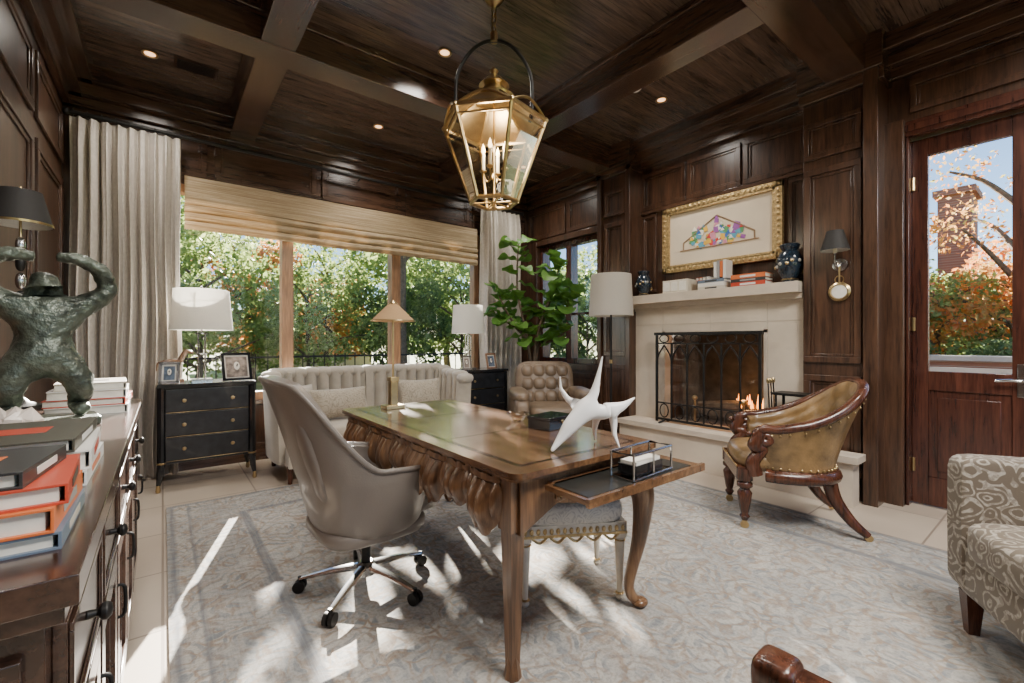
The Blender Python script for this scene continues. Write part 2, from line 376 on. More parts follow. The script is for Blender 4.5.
def window(name,x0,x1,z0,z1,y,muls,m,fw=.07,axis='y',glass=True,rails=()):
    mb=MB()
    def bx(a0,a1,d0,d1,q0,q1,mm):
        if axis=='y': mb.bb(a0,a1,y+d0,y+d1,q0,q1,mm)
        else: mb.bb(y+d0,y+d1,a0,a1,q0,q1,mm)
    bx(x0,x1,0,.12,z0,z0+fw,m); bx(x0,x1,0,.12,z1-fw,z1,m); bx(x0,x0+fw,0,.12,z0+fw,z1-fw,m); bx(x1-fw,x1,0,.12,z0+fw,z1-fw,m)
    for q in muls: bx(q-fw*.7,q+fw*.7,-.01,.13,z0+fw,z1-fw,m)
    for q in rails: bx(x0+fw,x1-fw,.03,.08,q-.015,q+.015,m)
    bx(x0+fw,x1-fw,.055,.061,z0+fw,z1-fw,GLASS)
    return mb.done(name,bevel=.004)
window('window_1',wx0,wx1,wz0,wz1,YW+.03,(1.06,2.29),WWIN,.08)
mb=MB(); mb.bb(wx0-.05,wx1+.05,YW-.07,YW+.02,wz0-.04,wz0,WX); mb.done('trim_1',bevel=.005)
DY0,DY1,DZ=-.42,.82,2.74
vy0,vy1,vz0,vz1=3.78,5.0,.92,2.62
X0,X1=XR,XR+.25
for i,(a,b2,c,d) in enumerate(((YB,DY0,0,ZC),(DY0,DY1,DZ,ZC),(DY1,1.74,0,ZC),(2.80,vy0,0,ZC),(1.74,2.80,1.30,ZC),(1.74,2.80,0,.38),(vy0,vy1,0,vz0),(vy0,vy1,vz1,ZC),(vy1,YW,0,ZC))):
    mb=MB(); mb.bb(X0,X1,a,b2,c,d,WZ); mb.done('wall_right'+('' if i==0 else '.%03d'%i))
mb=MB()
mb.bb(X1,X1+.35,1.70,2.84,.34,.38,SOOT); mb.bb(X1+.33,X1+.37,1.70,2.84,.38,1.34,SOOT)
mb.bb(X1,X1+.35,1.68,1.74,.34,1.34,SOOT); mb.bb(X1,X1+.35,2.80,2.86,.34,1.34,SOOT); mb.bb(X1,X1+.35,1.70,2.84,1.30,1.36,SOOT)
mb.done('firebox_lining')
mb=MB()
mb.bb(4.2,XR,.98,1.44,0,ZC,WZ); mb.bb(4.13,XR,.93,1.02,0,ZC,WZ)
pf(mb,'x',4.2,-1,1.04,1.43,1.05,2.62,WZ,.05,.025); pf(mb,'x',4.2,-1,1.04,1.43,2.70,3.0,WZ,.04,.025); pf(mb,'x',4.2,-1,1.04,1.43,.18,.95,WZ,.05,.025)
mb.bb(4.30,XR,.82,.95,0,2.86,WZ)
mb.done('trim_6',bevel=.004)
mb=MB()
mb.bb(4.2,XR,3.2,3.62,0,ZC,WZ); mb.bb(4.15,XR,3.16,3.22,0,ZC,WZ); mb.bb(4.15,XR,3.58,3.64,0,ZC,WZ)
pf(mb,'x',4.2,-1,3.24,3.56,1.05,2.62,WZ,.05,.025); pf(mb,'x',4.2,-1,3.24,3.56,2.70,3.0,WZ,.04,.025); pf(mb,'x',4.2,-1,3.24,3.56,.18,.95,WZ,.05,.025)
mb.done('trim_7',bevel=.004)
mb=MB()
for i in range(3):
    a=1.46+i*.575; pf(mb,'x',XR,-1,a,a+.55,2.72,3.14,WZ,.045,.025)
for a,b2 in ((1.46,1.62),(2.97,3.16)): pf(mb,'x',XR,-1,a,b2,1.78,2.66,WZ,.035)
mb.bb(4.36,XR,1.44,3.2,2.675,2.715,WY)
for a,b2 in ((3.66,4.36),(4.42,5.2)): pf(mb,'x',XR,-1,a,b2,2.72,3.14,WZ,.045)
pf(mb,'x',XR,-1,3.66,5.2,.15,.80,WZ,.05)
pf(mb,'x',XR,-1,-.4,.8,2.92,3.16,WZ,.04)
mb.done('trim_8',bevel=.004)
window('window_2',vy0,vy1,vz0,vz1,XR+.03,(4.39,),WDoor,.07,'x',rails=(1.6,))
mb=MB(); 
for a,b2,c,d in ((vy0-.08,vy0,vz0-.08,vz1+.08),(vy1,vy1+.08,vz0-.08,vz1+.08),(vy0,vy1,vz1,vz1+.08),(vy0,vy1,vz0-.08,vz0)): mb.bb(XR-.035,XR,a,b2,c,d,WZ)
mb.done('trim_2',bevel=.005)
def door(name,y0,y1,handle):
    mb=MB(); x0,x1=XR+.06,XR+.11; w=.09
    mb.bb(x0,x1,y0,y0+w,.01,DZ-.01,WDoor); mb.bb(x0,x1,y1-w,y1,.01,DZ-.01,WDoor)
    mb.bb(x0,x1,y0+w,y1-w,.01,.22,WDoor); mb.bb(x0,x1,y0+w,y1-w,.86,1.0,WDoor); mb.bb(x0,x1,y0+w,y1-w,2.60,DZ-.01,WDoor)
    mb.bb(x0+.015,x1-.015,y0+w,y1-w,.22,.86,WDoor); mb.bb(x0+.004,x0+.02,y0+w+.05,y1-w-.05,.27,.81,WDoor)
    mb.bb(x0+.02,x0+.026,y0+w,y1-w,1.0,2.60,GLASS)
    for q in (.3,1.35,2.4): mb.cyl((x0-.012,handle[1],q),.012,.10,BRASS,10)
    hy=handle[0]
    mb.box((x0-.006,hy,.96),(.012,.045,.22),CHROME); mb.cyl((x0-.03,hy,.96),.011,.05,CHROME,10,(0,pi/2,0))
    mb.tube([(x0-.05,hy,.96),(x0-.055,hy+handle[2]*.05,.962),(x0-.05,hy+handle[2]*.12,.955)],.011,CHROME)
    return mb.done(name,bevel=.005)
door('door_1',.205,DY1-.02,(.25,DY1-.03,1)); door('door_2',DY0+.02,.195,(.15,DY0+.03,-1))
mb=MB(); 
for a,b2 in ((DY1,DY1+.11),(DY0-.11,DY0)): mb.bb(XR-.05,XR,a,b2,0,DZ+.11,WDoor); mb.bb(XR-.065,XR-.05,a+.02,b2-.03,0,DZ+.08,WDoor)
mb.bb(XR-.05,XR,DY0,DY1,DZ,DZ+.11,WDoor); mb.bb(XR-.065,XR-.05,DY0,DY1,DZ+.03,DZ+.08,WDoor)
mb.bb(XR-.03,XR+.24,DY1-.019,DY1-.001,0,DZ,WDoor); mb.bb(XR-.03,XR+.24,DY0+.001,DY0+.019,0,DZ,WDoor)
mb.done('trim_3',bevel=.003)
mb=MB(); mb.bb(XL-.15,XR+.25,YB-.15,YB,0,.5,WZ); mb.bb(XL-.15,XR+.25,YB-.15,YB,2.9,ZC,WZ)
for a,b2 in ((XL-.15,-.2),(1.7,2.0),(3.9,XR+.25)): mb.bb(a,b2,YB-.15,YB,.5,2.9,WZ)
mb.done('wall_back')
window('added_window_3',-.2,1.7,.5,2.9,YB-.13,(.75,),WWIN,.07); window('added_window_4',2.0,3.9,.5,2.9,YB-.13,(2.95,),WWIN,.07)  # unseen rear windows, added to let sky light in
mb=MB(); zb=3.25
def beamx(y0,y1,x0=XL,x1=XR,z=zb):
    mb.bb(x0,x1,y0,y1,z,ZC,WX); mb.bb(x0,x1,y0-.03,y1+.03,ZC-.06,ZC-.002,WX)
def beamy(x0,x1,y0=YB,y1=YW,z=zb+.006):
    mb.bb(x0,x1,y0,y1,z,ZC,WY); mb.bb(x0-.03,x1+.03,y0,y1,ZC-.055,ZC-.004,WY)
beamx(3.42,3.66); beamx(1.0,1.26); beamx(-1.35,-1.1)
beamy(.52,.74); beamy(2.80,3.04)
mb.done('trim_4',bevel=.006)
mb=MB()
for z0,z1,p in ((3.38,3.5,.20),(3.28,3.38,.13),(3.2,3.28,.06)):
    mb.bb(XL,XR,YW-p,YW,z0,z1,WX); mb.bb(XL,XL+p,YB,YW,z0,z1,WY); mb.bb(XR-p,XR,YB,YW,z0,z1,WY)
for z0,z1,p in ((3.24,3.5,.26),(3.16,3.24,.22)):
    mb.bb(XR-p-.03,XR,.9,1.46,z0,z1,WY); mb.bb(XR-p-.03,XR,3.14,3.66,z0,z1,WY)
mb.done('trim_5',bevel=.006)
mb=MB()
mb.bb(XL,XL+.02,3.1,YW,0,.18,WY); mb.bb(XL,XR,YW-.02,YW,0,.18,WX); mb.bb(XR-.02,XR,3.66,YW,0,.18,WY); mb.done('baseboard_window',bevel=.004)
def downlight(x,y,e=40,z=ZC):
    mb=MB(); mb.lathe([(.035,-.001),(.052,-.001),(.056,-.010),(.05,-.012),(.038,-.008)],BRASS,n=24,cap=False); mb.cyl((0,0,-.003),.038,.004,CAN,20)
    o=mb.done('recessed_downlight',(x,y,z))
    l=D.lights.new('downlight_lamp','SPOT'); l.energy=e; l.spot_size=rad(150); l.spot_blend=.9; l.shadow_soft_size=.12; l.color=(1,.93,.84)
    lo=D.objects.new('lamp',l); COL.objects.link(lo); lo.parent=o; lo.location=(0,0,-.05)
for x,y in ((-.08,4.55),(1.8,4.6),(1.75,3.1),(3.7,2.45),(3.7,4.5),(-.1,2.3),(-.1,-.1),(1.8,-.2),(3.7,-.1),(1.75,1.6)): downlight(x,y,85)  # extra cans, rear cells too, added to brighten the room
mb=MB(); mb.lathe([(0,-.035),(.04,-.035),(.055,-.02),(.06,0)],PLASTIC,n=24); mb.done('smoke_detector',(3.33,2.47,ZC))
mb=MB(); mb.bb(-.15,.15,-.09,.09,-.01,0,WX)
for i in range(7): mb.bb(-.13,.13,-.075+i*.022,-.065+i*.022,-.014,-.008,IRON)
mb.done('ceiling_vent',(.22,4.55,ZC))

# ---------------------------------------------------------------- fireplace
mb=MB(); xs=4.26
y0,y1=1.445,3.155
mb.bb(xs,XR-.002,y0,1.74,.38,1.62,STONE); mb.bb(xs,XR-.002,2.80,y1,.38,1.62,STONE); mb.bb(xs,XR-.002,1.74,2.80,1.30,1.62,STONE)
for q in (1.74,2.80-.03): mb.bb(xs-.015,xs,q,q+.03,.38,1.33,STONE_D)
mb.bb(xs-.015,xs,1.74,2.80,1.30,1.33,STONE_D)
mb.bb(xs-.004,xs,y0,y1,1.40,1.404,STONE_D)
for q in (1.74,2.27,2.8): mb.bb(xs-.003,xs,q,q+.004,1.33,1.56,STONE_D)
for z0,z1,p in ((1.56,1.585,.02),(1.585,1.63,.06),(1.63,1.72,.16)): mb.bb(xs-p,XR-.002,y0,y1,z0,z1,STONE_D)
mb.bb(3.97,XR-.003,y0,y1,0,.33,STONE); mb.bb(3.97,4.12,1.04,y0,0,.33,STONE); mb.bb(3.93,XR-.003,y0,y1+.0,.33,.38,STONE_D); mb.bb(3.93,4.125,1.0,y0,.33,.38,STONE_D)
mb.done('stone_fireplace',bevel=.008)
mb=MB(); W=1.04; H=.92
mb.box((0,-W/2,H/2),(.02,.022,H),IRON); mb.box((0,W/2,H/2),(.02,.022,H),IRON); mb.box((0,0,H),(.03,W+.05,.03),IRON); mb.box((0,0,.03),(.02,W,.022),IRON)
mb.box((0,0,H-.10),(.016,W,.012),IRON)
n=6; s_=W/n
for i in range(n+1):
    yy=-W/2+i*s_
    mb.tube([(0,yy,.03),(0,yy,H-.1)],.010,IRON,6)
for i in range(n):
    a=-W/2+i*s_; mid=a+s_/2
    mb.tube(catmull([(0,a,H-.32),(0,a+.02,H-.22),(0,mid,H-.12)],5),.008,IRON,5)
    mb.tube(catmull([(0,a+s_,H-.32),(0,a+s_-.02,H-.22),(0,mid,H-.12)],5),.008,IRON,5)
    mb.tube([(0,mid+.055*cos(t*pi/6),H-.05+.04*sin(t*pi/6)) for t in range(12)],.006,IRON,5,True)
    mb.tube([(0,mid+.05*cos(t*pi/6),.12+.07*sin(t*pi/6)) for t in range(12)],.006,IRON,5,True)
    mb.tube([(0,a,.2),(0,a+s_,.2)],.008,IRON,5)
mb.add([(.006,-W/2,.03),(.006,W/2,.03),(.006,W/2,H-.0),(.006,-W/2,H-.0)],[(0,1,2,3)],glass_mat('smoked_screen_glass',.5,(.8,.8,.8)))
for s in (-1,1): mb.tube([(-.12,s*W*.4,.006),(0,s*W*.4,.03),(.05,s*W*.4,.006)],.01,IRON,6)
mb.done('fireplace_screen',(4.13,2.27,.38))
mb=MB()
for i in range(4):
    mb.tube([(0,-.32+.03*i,.09+.07*(i%2)+.02*i),(.02,.32-.02*i,.09+.07*(i%2))],[.045,.05,.04],BARK,9)
for s in (-.25,.25): mb.tube([(-.15,s,0),(-.15,s,.22)],.012,BRASS); mb.lathe([(0,0),(.02,.01),(.03,.03),(.02,.05),(0,.06)],BRASS,(-.15,s,.22),12); mb.tube([(-.15,s,.04),(.12,s,.04)],.012,IRON); mb.tube([(.12,s,.04),(.12,s,0)],.012,IRON)
for i in range(9):
    a=-.38+i*.035; h=.10+.12*random.random()
    mb.lathe([(.0,0),(.018,.03),(.014,h*.5),(0,h)],FIRE,(-.03+.03*(i%3),a,.16),8)
lg=mb.done('fireplace_logs',(4.56,2.27,.38))
l=D.lights.new('fire_glow','POINT'); l.energy=6; l.color=(1,.5,.2); l.shadow_soft_size=.08
o=D.objects.new('fire_glow',l); COL.objects.link(o); o.parent=lg; o.location=(-.05,-.2,.35)
mb=MB()
mb.box((0,0,.012),(.2,.26,.024),IRON)
for s in (-1,1):
    for q in (-1,1): mb.tube([(q*.08,s*.11,.02),(q*.08,s*.11,.40)],.012,IRON,6)
mb.box((0,0,.41),(.2,.27,.02),IRON); mb.tube([(-.08,-.11,.3),(-.08,.11,.3)],.008,IRON,6); mb.tube([(-.08,-.11,.12),(-.08,.11,.12)],.008,IRON,6)
mb.box((0,0,.22),(.18,.24,.012),IRON); mb.box((0,-.03,.28),(.12,.12,.1),BRASS)
mb.sup((0,.02,.07),(.14,.16,.09),PLASTIC,.5)
for i in range(3): mb.tube([(-.05+i*.05,.16,.02),(-.05+i*.05,.18,.50)],.006,IRON,6); mb.sup((-.05+i*.05,.18,.51),(.03,.03,.05),BRASS,1)
mb.done('fireplace_tool_stand',(4.07,1.46,.38))
def vase(name,loc,s):
    mb=MB(); mb.lathe([(.05,0),(.06,.01),(.05,.03),(.095,.12),(.10,.18),(.07,.24),(.055,.26),(.075,.30),(.068,.31),(.04,.27)],NAVYV,n=24)
    for z in (.03,.25): mb.lathe([(.056,z-.006),(.062,z),(.056,z+.006)],BRASS,n=24)
    for i in range(14):
        a=i*2.4; mb.sup((.093*cos(a),.093*sin(a),.09+.1*((i*7)%5)/5),(.03,.03,.03),(SHADEG if i%2 else BRASS),1,8,6)
    o=mb.done(name,loc); o.scale=(s,s,s)
vase('cloisonne_vase',(4.22,3.02,1.72),.9); vase('cloisonne_vase.001',(4.25,1.56,1.72),1.08)
mb=MB(); ww=1.15; hh=.64
for a,b2 in ((-ww/2,0),(ww/2,0)): mb.box((0,a,0),(.05,.055,hh+.055),GILT); mb.box((-.01,a*.93,0),(.03,.03,hh*.93),GILT)
for a in (-hh/2,hh/2): mb.box((0,0,a),(.05,ww+.055,.055),GILT); mb.box((-.01,0,a*.9),(.03,ww*.95,.03),GILT)
for i in range(24):
    t=-ww/2+ww*i/23
    for a in (-hh/2,hh/2): mb.sup((-.026,t,a),(.02,.035,.035),GILT,1,8,6)
for i in range(13):
    t=-hh/2+hh*i/12
    for a in (-ww/2,ww/2): mb.sup((-.026,a,t),(.02,.035,.035),GILT,1,8,6)
CRM=simple('painting_paper',(.68,.58,.44),.8,0,.06,4)
mb.box((.01,0,0),(.015,ww,hh),CRM)
cols=[(.6,.06,.04),(.05,.15,.45),(.75,.45,.06),(.1,.3,.12),(.65,.25,.35),(.85,.8,.7),(.3,.1,.35),(.1,.35,.5)]
CM=[simple('paint_%d'%i,c,.7,0,.1) for i,c in enumerate(cols)]
BRN=simple('paint_brown',(.3,.2,.12),.7,0,.2)
xp=-.002
for p,q in (((.36,-.05),(0,.17)),((-.36,-.05),(0,.17)),((.40,-.13),(-.40,-.13)),((.36,-.05),(.36,-.13)),((-.36,-.05),(-.36,-.13))):
    mb.tube([(xp,p[0],p[1]),(xp,q[0],q[1])],.007,BRN,5)
for i in range(60):
    a=random.uniform(-.27,.27); z=random.uniform(-.12,.02+.10*(1-abs(a)/.27)); s=random.uniform(.03,.06)
    mb.box((xp+.001*random.random(),a,z),(.004,s,s*random.uniform(.6,1.3)),random.choice(CM),(random.uniform(-.5,.5),0,0))
    if i%3==0: mb.prism([(-s/2,0),(s/2,0),(0,s*.8)],-.002,.002,random.choice(CM),Matrix.Translation((xp-.002,a,z+.02))@Matrix.Rotation(pi/2,4,'Z')@Matrix.Rotation(pi/2,4,'X'))
mb.done('framed_painting',(4.345,2.25,2.31),bevel=.003)
BC=[simple('cover_%d'%i,c,.45,0,.08,coat=.2) for i,c in enumerate([(.7,.68,.63),(.45,.05,.02),(.03,.03,.03),(.62,.15,.04),(.12,.16,.22),(.55,.5,.42),(.3,.3,.3),(.72,.7,.68),(.06,.055,.04)])]
def book(mb,c,sz,cov,rot=(0,0,0),axis='z',spine=1):
    T=mb.M; mb.M=T@Matrix.Translation(c)@Matrix.Rotation(rot[2],4,'Z')@Matrix.Rotation(rot[0],4,'X')@Matrix.Rotation(rot[1],4,'Y')
    w,l,h=sz; t=.004
    mb.box((0,0,h/2-t/2),(w,l,t),cov); mb.box((0,0,-h/2+t/2),(w,l,t),cov); mb.box((spine*(w/2-t/2),0,0),(t,l,h-2*t),cov)
    mb.box((-spine*.004,0,0),(w-.012,l-.012,h-2*t),PAPER)
    mb.box((spine*(w/2+.0006),0,0),(.001,l*.45,h*.45),BC[(int(l*1000)+int(h*1000))%len(BC)])
    mb.box((0,0,h/2+.0006),(w*.5,l*.25,.001),BC[(int(l*1000)+int(h*1000)+3)%len(BC)])
    mb.M=T
mb=MB(); 
mb.bb(-.09,.09,.22,.50,0,.13,IVORY)
for i in range(3): mb.bb(-.095,-.09,.24+i*.09,.31+i*.09,.02,.11,PAPER)
z=.0
for i,(cv,h) in enumerate(((BC[5],.03),(BC[0],.035),(BC[4],.03))): book(mb,(0,-.02,z+h/2),(.18,.26,h),cv,spine=-1); z+=h
for i in range(4): book(mb,(0,.12-i*.035,z+.015),(.17,.03,.03),BC[(i*2+1)%9])
z=0
for cv,h in ((BC[1],.04),(BC[2],.03),(BC[3],.04)): book(mb,(0,-.36,z+h/2),(.17,.3,h),cv,spine=-1); z+=h
for i in range(4): mb.box((0,-.14+i*.03,.095+.09),(.13,.026,.17-.02*(i%2)),BC[(i*3)%9])
mb.done('mantel_books',(4.22,2.22,1.72),bevel=.002)
mb=MB()
mb.lathe([(.0,0),(.055,0),(.05,.012),(.02,.02)],CHROME,(0,0,0),20,(0,-pi/2,0)); 
mb.tube(catmull([(-.015,0,0),(-.09,0,-.02),(-.12,0,.03),(-.12,0,.09)],6),.008,CHROME)
mb.cyl((-.12,0,.12),.013,.08,CANDLE,12)
mb.lathe([(.095,.10),(.055,.25)],WBLACK,(-.12,0,0),28,cap=False); mb.lathe([(.094,.10),(.054,.25)],SHADE,(-.12,0,0),28,cap=False)
mb.tube([(-.02,0,0),(-.02,0,-.17)],.006,BRASS)
mb.lathe([(0,0),(.07,0),(.075,.01),(.06,.02),(.055,.012),(0,.012)],BRASS,(-.012,0,-.21),24,(0,-pi/2,0)); mb.lathe([(0,.012),(.052,.013),(0,.016)],PAPER,(-.012,0,-.21),20,(0,-pi/2,0))
mb.tube([(-.02,.03*cos(t*pi/6),-.115+.03*sin(t*pi/6)) for t in range(12)],.004,BRASS,6,True)
mb.done('wall_sconce',(4.195,1.18,1.82))

# ---------------------------------------------------------------- curtains, shade
def curtain(name,x0,x1,y,z0,z1,n):
    mb=MB()
    def f(u,v):
        z=z0+(z1-z0)*v; k=1-.55*max(0,(v-.93)/.07)
        return (x0+(x1-x0)*u+.02*sin(9*v+u*5)*(1-v), y+(.055*sin(2*pi*n*u+.6*sin(3*v))+.018*sin(2*pi*n*2.3*u+1))*k, z)
    mb.shell(f,n*14,26,LINEN,.004)
    return mb.done(name,ang=80)
curtain('curtain_panel',-.60,.13,YW-.15,.02,3.07,9)
curtain('curtain_panel.001',3.46,4.12,YW-.15,.02,3.07,8)
mb=MB(); mb.tube([(-.64,YW-.15,3.10),(4.2,YW-.15,3.10)],.018,IRON,12)
for x in (-.62,4.18): mb.sup((x,YW-.15,3.10),(.05,.06,.06),IRON,1)
for x in (-.5,1.8,4.1): mb.tube([(x,YW-.15,3.10),(x,YW-.03,3.10)],.009,IRON)
for i in range(9): 
    for a,b2 in ((-.58,.12),(3.48,4.1)):
        x=a+(b2-a)*i/8; mb.tube([(x,YW-.15+.026*cos(t*pi/5),3.10+.026*sin(t*pi/5)) for t in range(10)],.003,IRON,5,True)
mb.done('curtain_rod')
mb=MB()
def f(u,v):
    z=2.76-.48*v
    if v>.5: yy=YW-.04-.03*abs(sin((v-.5)*pi*6))-.02*(v-.5)
    else: yy=YW-.06
    return (.16+3.28*u,yy,z+.006*sin(u*11)*v)
mb.shell(f,60,48,BAMBOO,.006); mb.bb(.16,3.44,YW-.055,YW-.025,2.74,2.78,BAMBOO)
mb.done('bamboo_roman_shade',ang=50)

# ---------------------------------------------------------------- sideboard (left)
mb=MB(); y0,y1=.80,3.05; xf=-.12
mb.bb(XL+.025,xf,y0+.03,y1-.03,.08,.87,WCAB); mb.bb(XL+.025,xf+.0-.04,y0+.05,y1-.05,0,.08,WCAB)
mb.bb(XL+.025,xf+.035,y0,y1,.88,.92,WCAB); mb.bb(XL+.025,xf+.02,y0+.012,y1-.012,.855,.88,WCAB)
nb=5; bw=(y1-y0-.1)/nb
for i in range(nb):
    a=y0+.05+i*bw; b2=a+bw
    mb.bb(xf,xf+.016,a+.02,b2-.02,.66,.83,WCAB); pf(mb,'x',xf+.016,1,a+.025,b2-.025,.665,.825,WCAB,.012,.006)
    pf(mb,'x',xf,1,a+.02,b2-.02,.11,.63,WCAB,.06,.018)
    m_=(a+b2)/2
    mb.lathe([(.008,0),(.006,.014),(.014,.02),(.016,.027),(.010,.033),(0,.035)],IRON,(xf+.016,m_,.745),14,(0,pi/2,0))
    mb.tube(catmull([(xf+.02,b2-.05,.54),(xf+.036,b2-.05,.53),(xf+.036,b2-.05,.46),(xf+.02,b2-.05,.45)],5),.0045,IRON)
pf(mb,'y',y0+.03,-1,XL+.06,xf-.02,.12,.82,WCAB,.06,.015)
mb.done('sideboard_cabinet',bevel=.004)
def bookstack(name,loc,rz,specs):
    mb=MB(); z=0
    for (w,l,h,ci,dx,dr) in specs:
        book(mb,(dx,0,z+h/2),(w,l,h),BC[ci],(0,0,dr)); z+=h
    return mb.done(name,loc,rz,bevel=.0015)
bookstack('book_stack',(-.245,2.66,.92),0,[(.25,.32,.035,0,0,.02),(.25,.31,.03,1,.0,-.03),(.24,.3,.035,7,0,.02),(.22,.29,.03,5,.005,.06)])
bookstack('book_stack.001',(-.255,1.45,.92),0,[(.26,.34,.032,7,0,0),(.26,.33,.04,0,0,.04),(.25,.33,.028,8,-.01,-.02)])
bookstack('book_stack.002',(-.235,1.03,.92),0,[(.24,.24,.026,4,0,.0),(.23,.24,.036,3,0,-.02),(.22,.23,.03,1,.01,.05),(.2,.2,.025,2,-.01,-.1)])
sc=empty('bronze_figure_sculpture',(-.335,2.27,.92),rad(14))
mb=MB(); mb.prism([(-.13,-.09),(.14,-.1),(.15,.08),(.0,.11),(-.14,.09)],0,.03,BRONZE); mb.done('plinth',bevel=.006,parent=sc)
# standing stout nude, both arms raised, elbows out, hands resting on the bowed head
V=[(0,.01,.255),(.005,-.0,.315),(.01,.0,.395),(0.005,-.015,.455),(0,-.03,.50),(0,-.035,.545),
   (-.085,0,.425),(-.165,-.01,.50),(-.13,-.03,.575),(-.065,-.04,.60),(-.02,-.045,.592),
   (.10,0,.425),(.178,-.01,.495),(.145,-.03,.572),(.075,-.04,.602),(.025,-.045,.598),
   (-.065,-.01,.205),(-.085,-.035,.14),(-.08,.01,.07),(-.085,-.05,.045),
   (.07,-.01,.205),(.095,-.035,.14),(.09,.01,.07),(.10,-.05,.045)]
E=[(0,1),(1,2),(2,3),(3,4),(4,5),(2,6),(6,7),(7,8),(8,9),(9,10),(2,11),(11,12),(12,13),(13,14),(14,15),(0,16),(16,17),(17,18),(18,19),(0,20),(20,21),(21,22),(22,23)]
R=[.070,.055,.070,.034,.042,.036,.044,.034,.028,.024,.018,.044,.034,.028,.024,.018,.056,.044,.030,.026,.056,.044,.030,.026]
fo=skin('figure',V,E,R,BRONZE,parent=sc,lv=3)
tx=D.textures.new('chisel','CLOUDS'); tx.noise_scale=.035; tx.noise_depth=2
dm=fo.modifiers.new('rough_cast','DISPLACE'); dm.texture=tx; dm.strength=.014; dm.mid_level=.5
mb=MB()
for i in range(13):
    a=i*2.4; rr=.012+.012*(i%3); h=.05+.07*((i*5)%7)/7; tx_=.5*cos(a)*(i/13); ty=.5*sin(a)*(i/13)
    mb.lathe([(rr,0),(rr,h*.7),(0,h)],CRYST,(.05*cos(a)*(i/13),.05*sin(a)*(i/13),0.012),6,(ty,tx_,0))
mb.lathe([(.075,0),(.08,.008),(.06,.02)],BRASS,n=20)
mb.done('quartz_cluster',(-.36,1.90,.921))
mb=MB()
mb.lathe([(.075,0),(.075,.015),(.03,.03),(.012,.05)],IRON,n=24)
for i in range(9): mb.sup((0,0,.09+i*.08),(.035,.035,.075),IRON if i%2 else CHROME,.9,12,8)
mb.lathe([(.105,.82),(.07,.97)],WBLACK,n=32,cap=False); mb.lathe([(.103,.82),(.068,.97)],SHADE,n=32,cap=False)
mb.lathe([(.106,.82),(.107,.83)],BRASS,n=32,cap=False); mb.tube([(0,0,.75),(0,0,.99)],.005,BRASS)
mb.tube([(-.07,0,.95),(.07,0,.95)],.003,BRASS,5)
mb.done('buffet_lamp',(-.5,2.92,.92))

# ---------------------------------------------------------------- dressers
def dresser(name,loc):
    mb=MB(); w,d,h=.70,.44,.87
    mb.bb(-w/2,w/2,-d/2,d/2,h-.03,h,LACQ); mb.bb(-w/2+.03,w/2-.03,-d/2+.02,d/2-.02,.22,h-.03,LACQ)
    for i in range(3):
        z=.25+i*.197; mb.bb(-w/2+.06,w/2-.06,-d/2+.004,-d/2+.02,z,z+.18,LACQF)
        for s in (-.17,.17): mb.lathe([(.006,0),(.006,.012),(.016,.016),(.014,.026),(0,.028)],BRASS,(s,-d/2+.004,z+.09),12,(pi/2,0,0))
        mb.bb(-w/2+.06,w/2-.06,-d/2,-d/2+.005,z-.008,z-.004,BRASS)
    for sx in (-1,1):
        for sy in (-1,1):
            x,y=sx*(w/2-.03),sy*(d/2-.03)
            mb.lathe([(.012,0),(.018,.015),(.014,.05),(.016,.06)],BRASS,(x+sx*.02,y+sy*.015,0),12)
            mb.tube([(x+sx*.02,y+sy*.015,.05),(x+sx*.008,y+sy*.005,.12),(x,y,.24),(x,y,h-.03)],[.014,.024,.03,.028],LACQ,10)
            mb.cyl((x,y,.23),.034,.014,BRASS,12)
    return mb.done(name,loc,bevel=.004)
dresser('black_dresser',(.31,4.79,0)); dresser('black_dresser.001',(3.16,4.79,0))
def tlamp(name,loc,r0,r1,h0,h1):
    mb=MB()
    mb.box((0,0,.012),(.15,.15,.024),CHROME)
    for a in range(4):
        x,y=.035*cos(a*pi/2+.785),.035*sin(a*pi/2+.785); mb.tube([(x,y,.02),(x,y,h0-.02)],.006,CHROME)
    mb.cyl((0,0,h0-.03),.05,.012,CHROME); mb.cyl((0,0,.24),.045,.01,CHROME)
    mb.tube([(0,0,h0-.03),(0,0,h1+.02)],.006,CHROME); mb.lathe([(0,h1+.015),(.012,h1+.03),(0,h1+.045)],CHROME,n=10)
    for t in range(3): a=t*2.094; mb.tube([(0,0,h1-.02),((r1-.003)*cos(a),(r1-.003)*sin(a),h1-.02)],.003,CHROME,5)
    mb.lathe([(r0,h0),(r1,h1)],SHADE,n=48,cap=False); mb.lathe([(r0-.004,h0),(r1-.004,h1)],SHADE,n=48,cap=False)
    return mb.done(name,loc)
tlamp('table_lamp',(.27,4.78,.87),.235,.205,.45,.80); tlamp('table_lamp.001',(3.02,4.76,.87),.205,.185,.45,.80)
def pframe(name,loc,rz,w,h,m,pc):
    mb=MB(); mb.M=Matrix.Rotation(rad(-12),4,'X')
    t=.022
    for s in (-1,1): mb.box((s*(w/2-t/2),0,h/2+.003),(t,.014,h),m); mb.box((0,0,h/2+s*(h/2-t/2)+.003),(w,.014,t),m)
    mb.box((0,.004,h/2),(w-t,.006,h-t),PAPER); mb.box((0,.0,h/2),(w-t*3,.004,h-t*3),pc)
    mb.sup((0,-.003,h/2+.01),(w*.2,.004,h*.3),CM[5],1,10,6)
    mb.M=Matrix(); mb.tube([(0,.01,h*.6),(0,h*.38+.01,.006)],.005,m,5)
    return mb.done(name,loc,rz,bevel=.002)
PH=simple('photo_blue',(.12,.16,.22),.3,0,.9,18); PH2=simple('photo_warm',(.3,.24,.2),.3,0,.9,18)
pframe('photo_frame',(.04,4.64,.87),rad(-10),.14,.18,CHROME,PH)
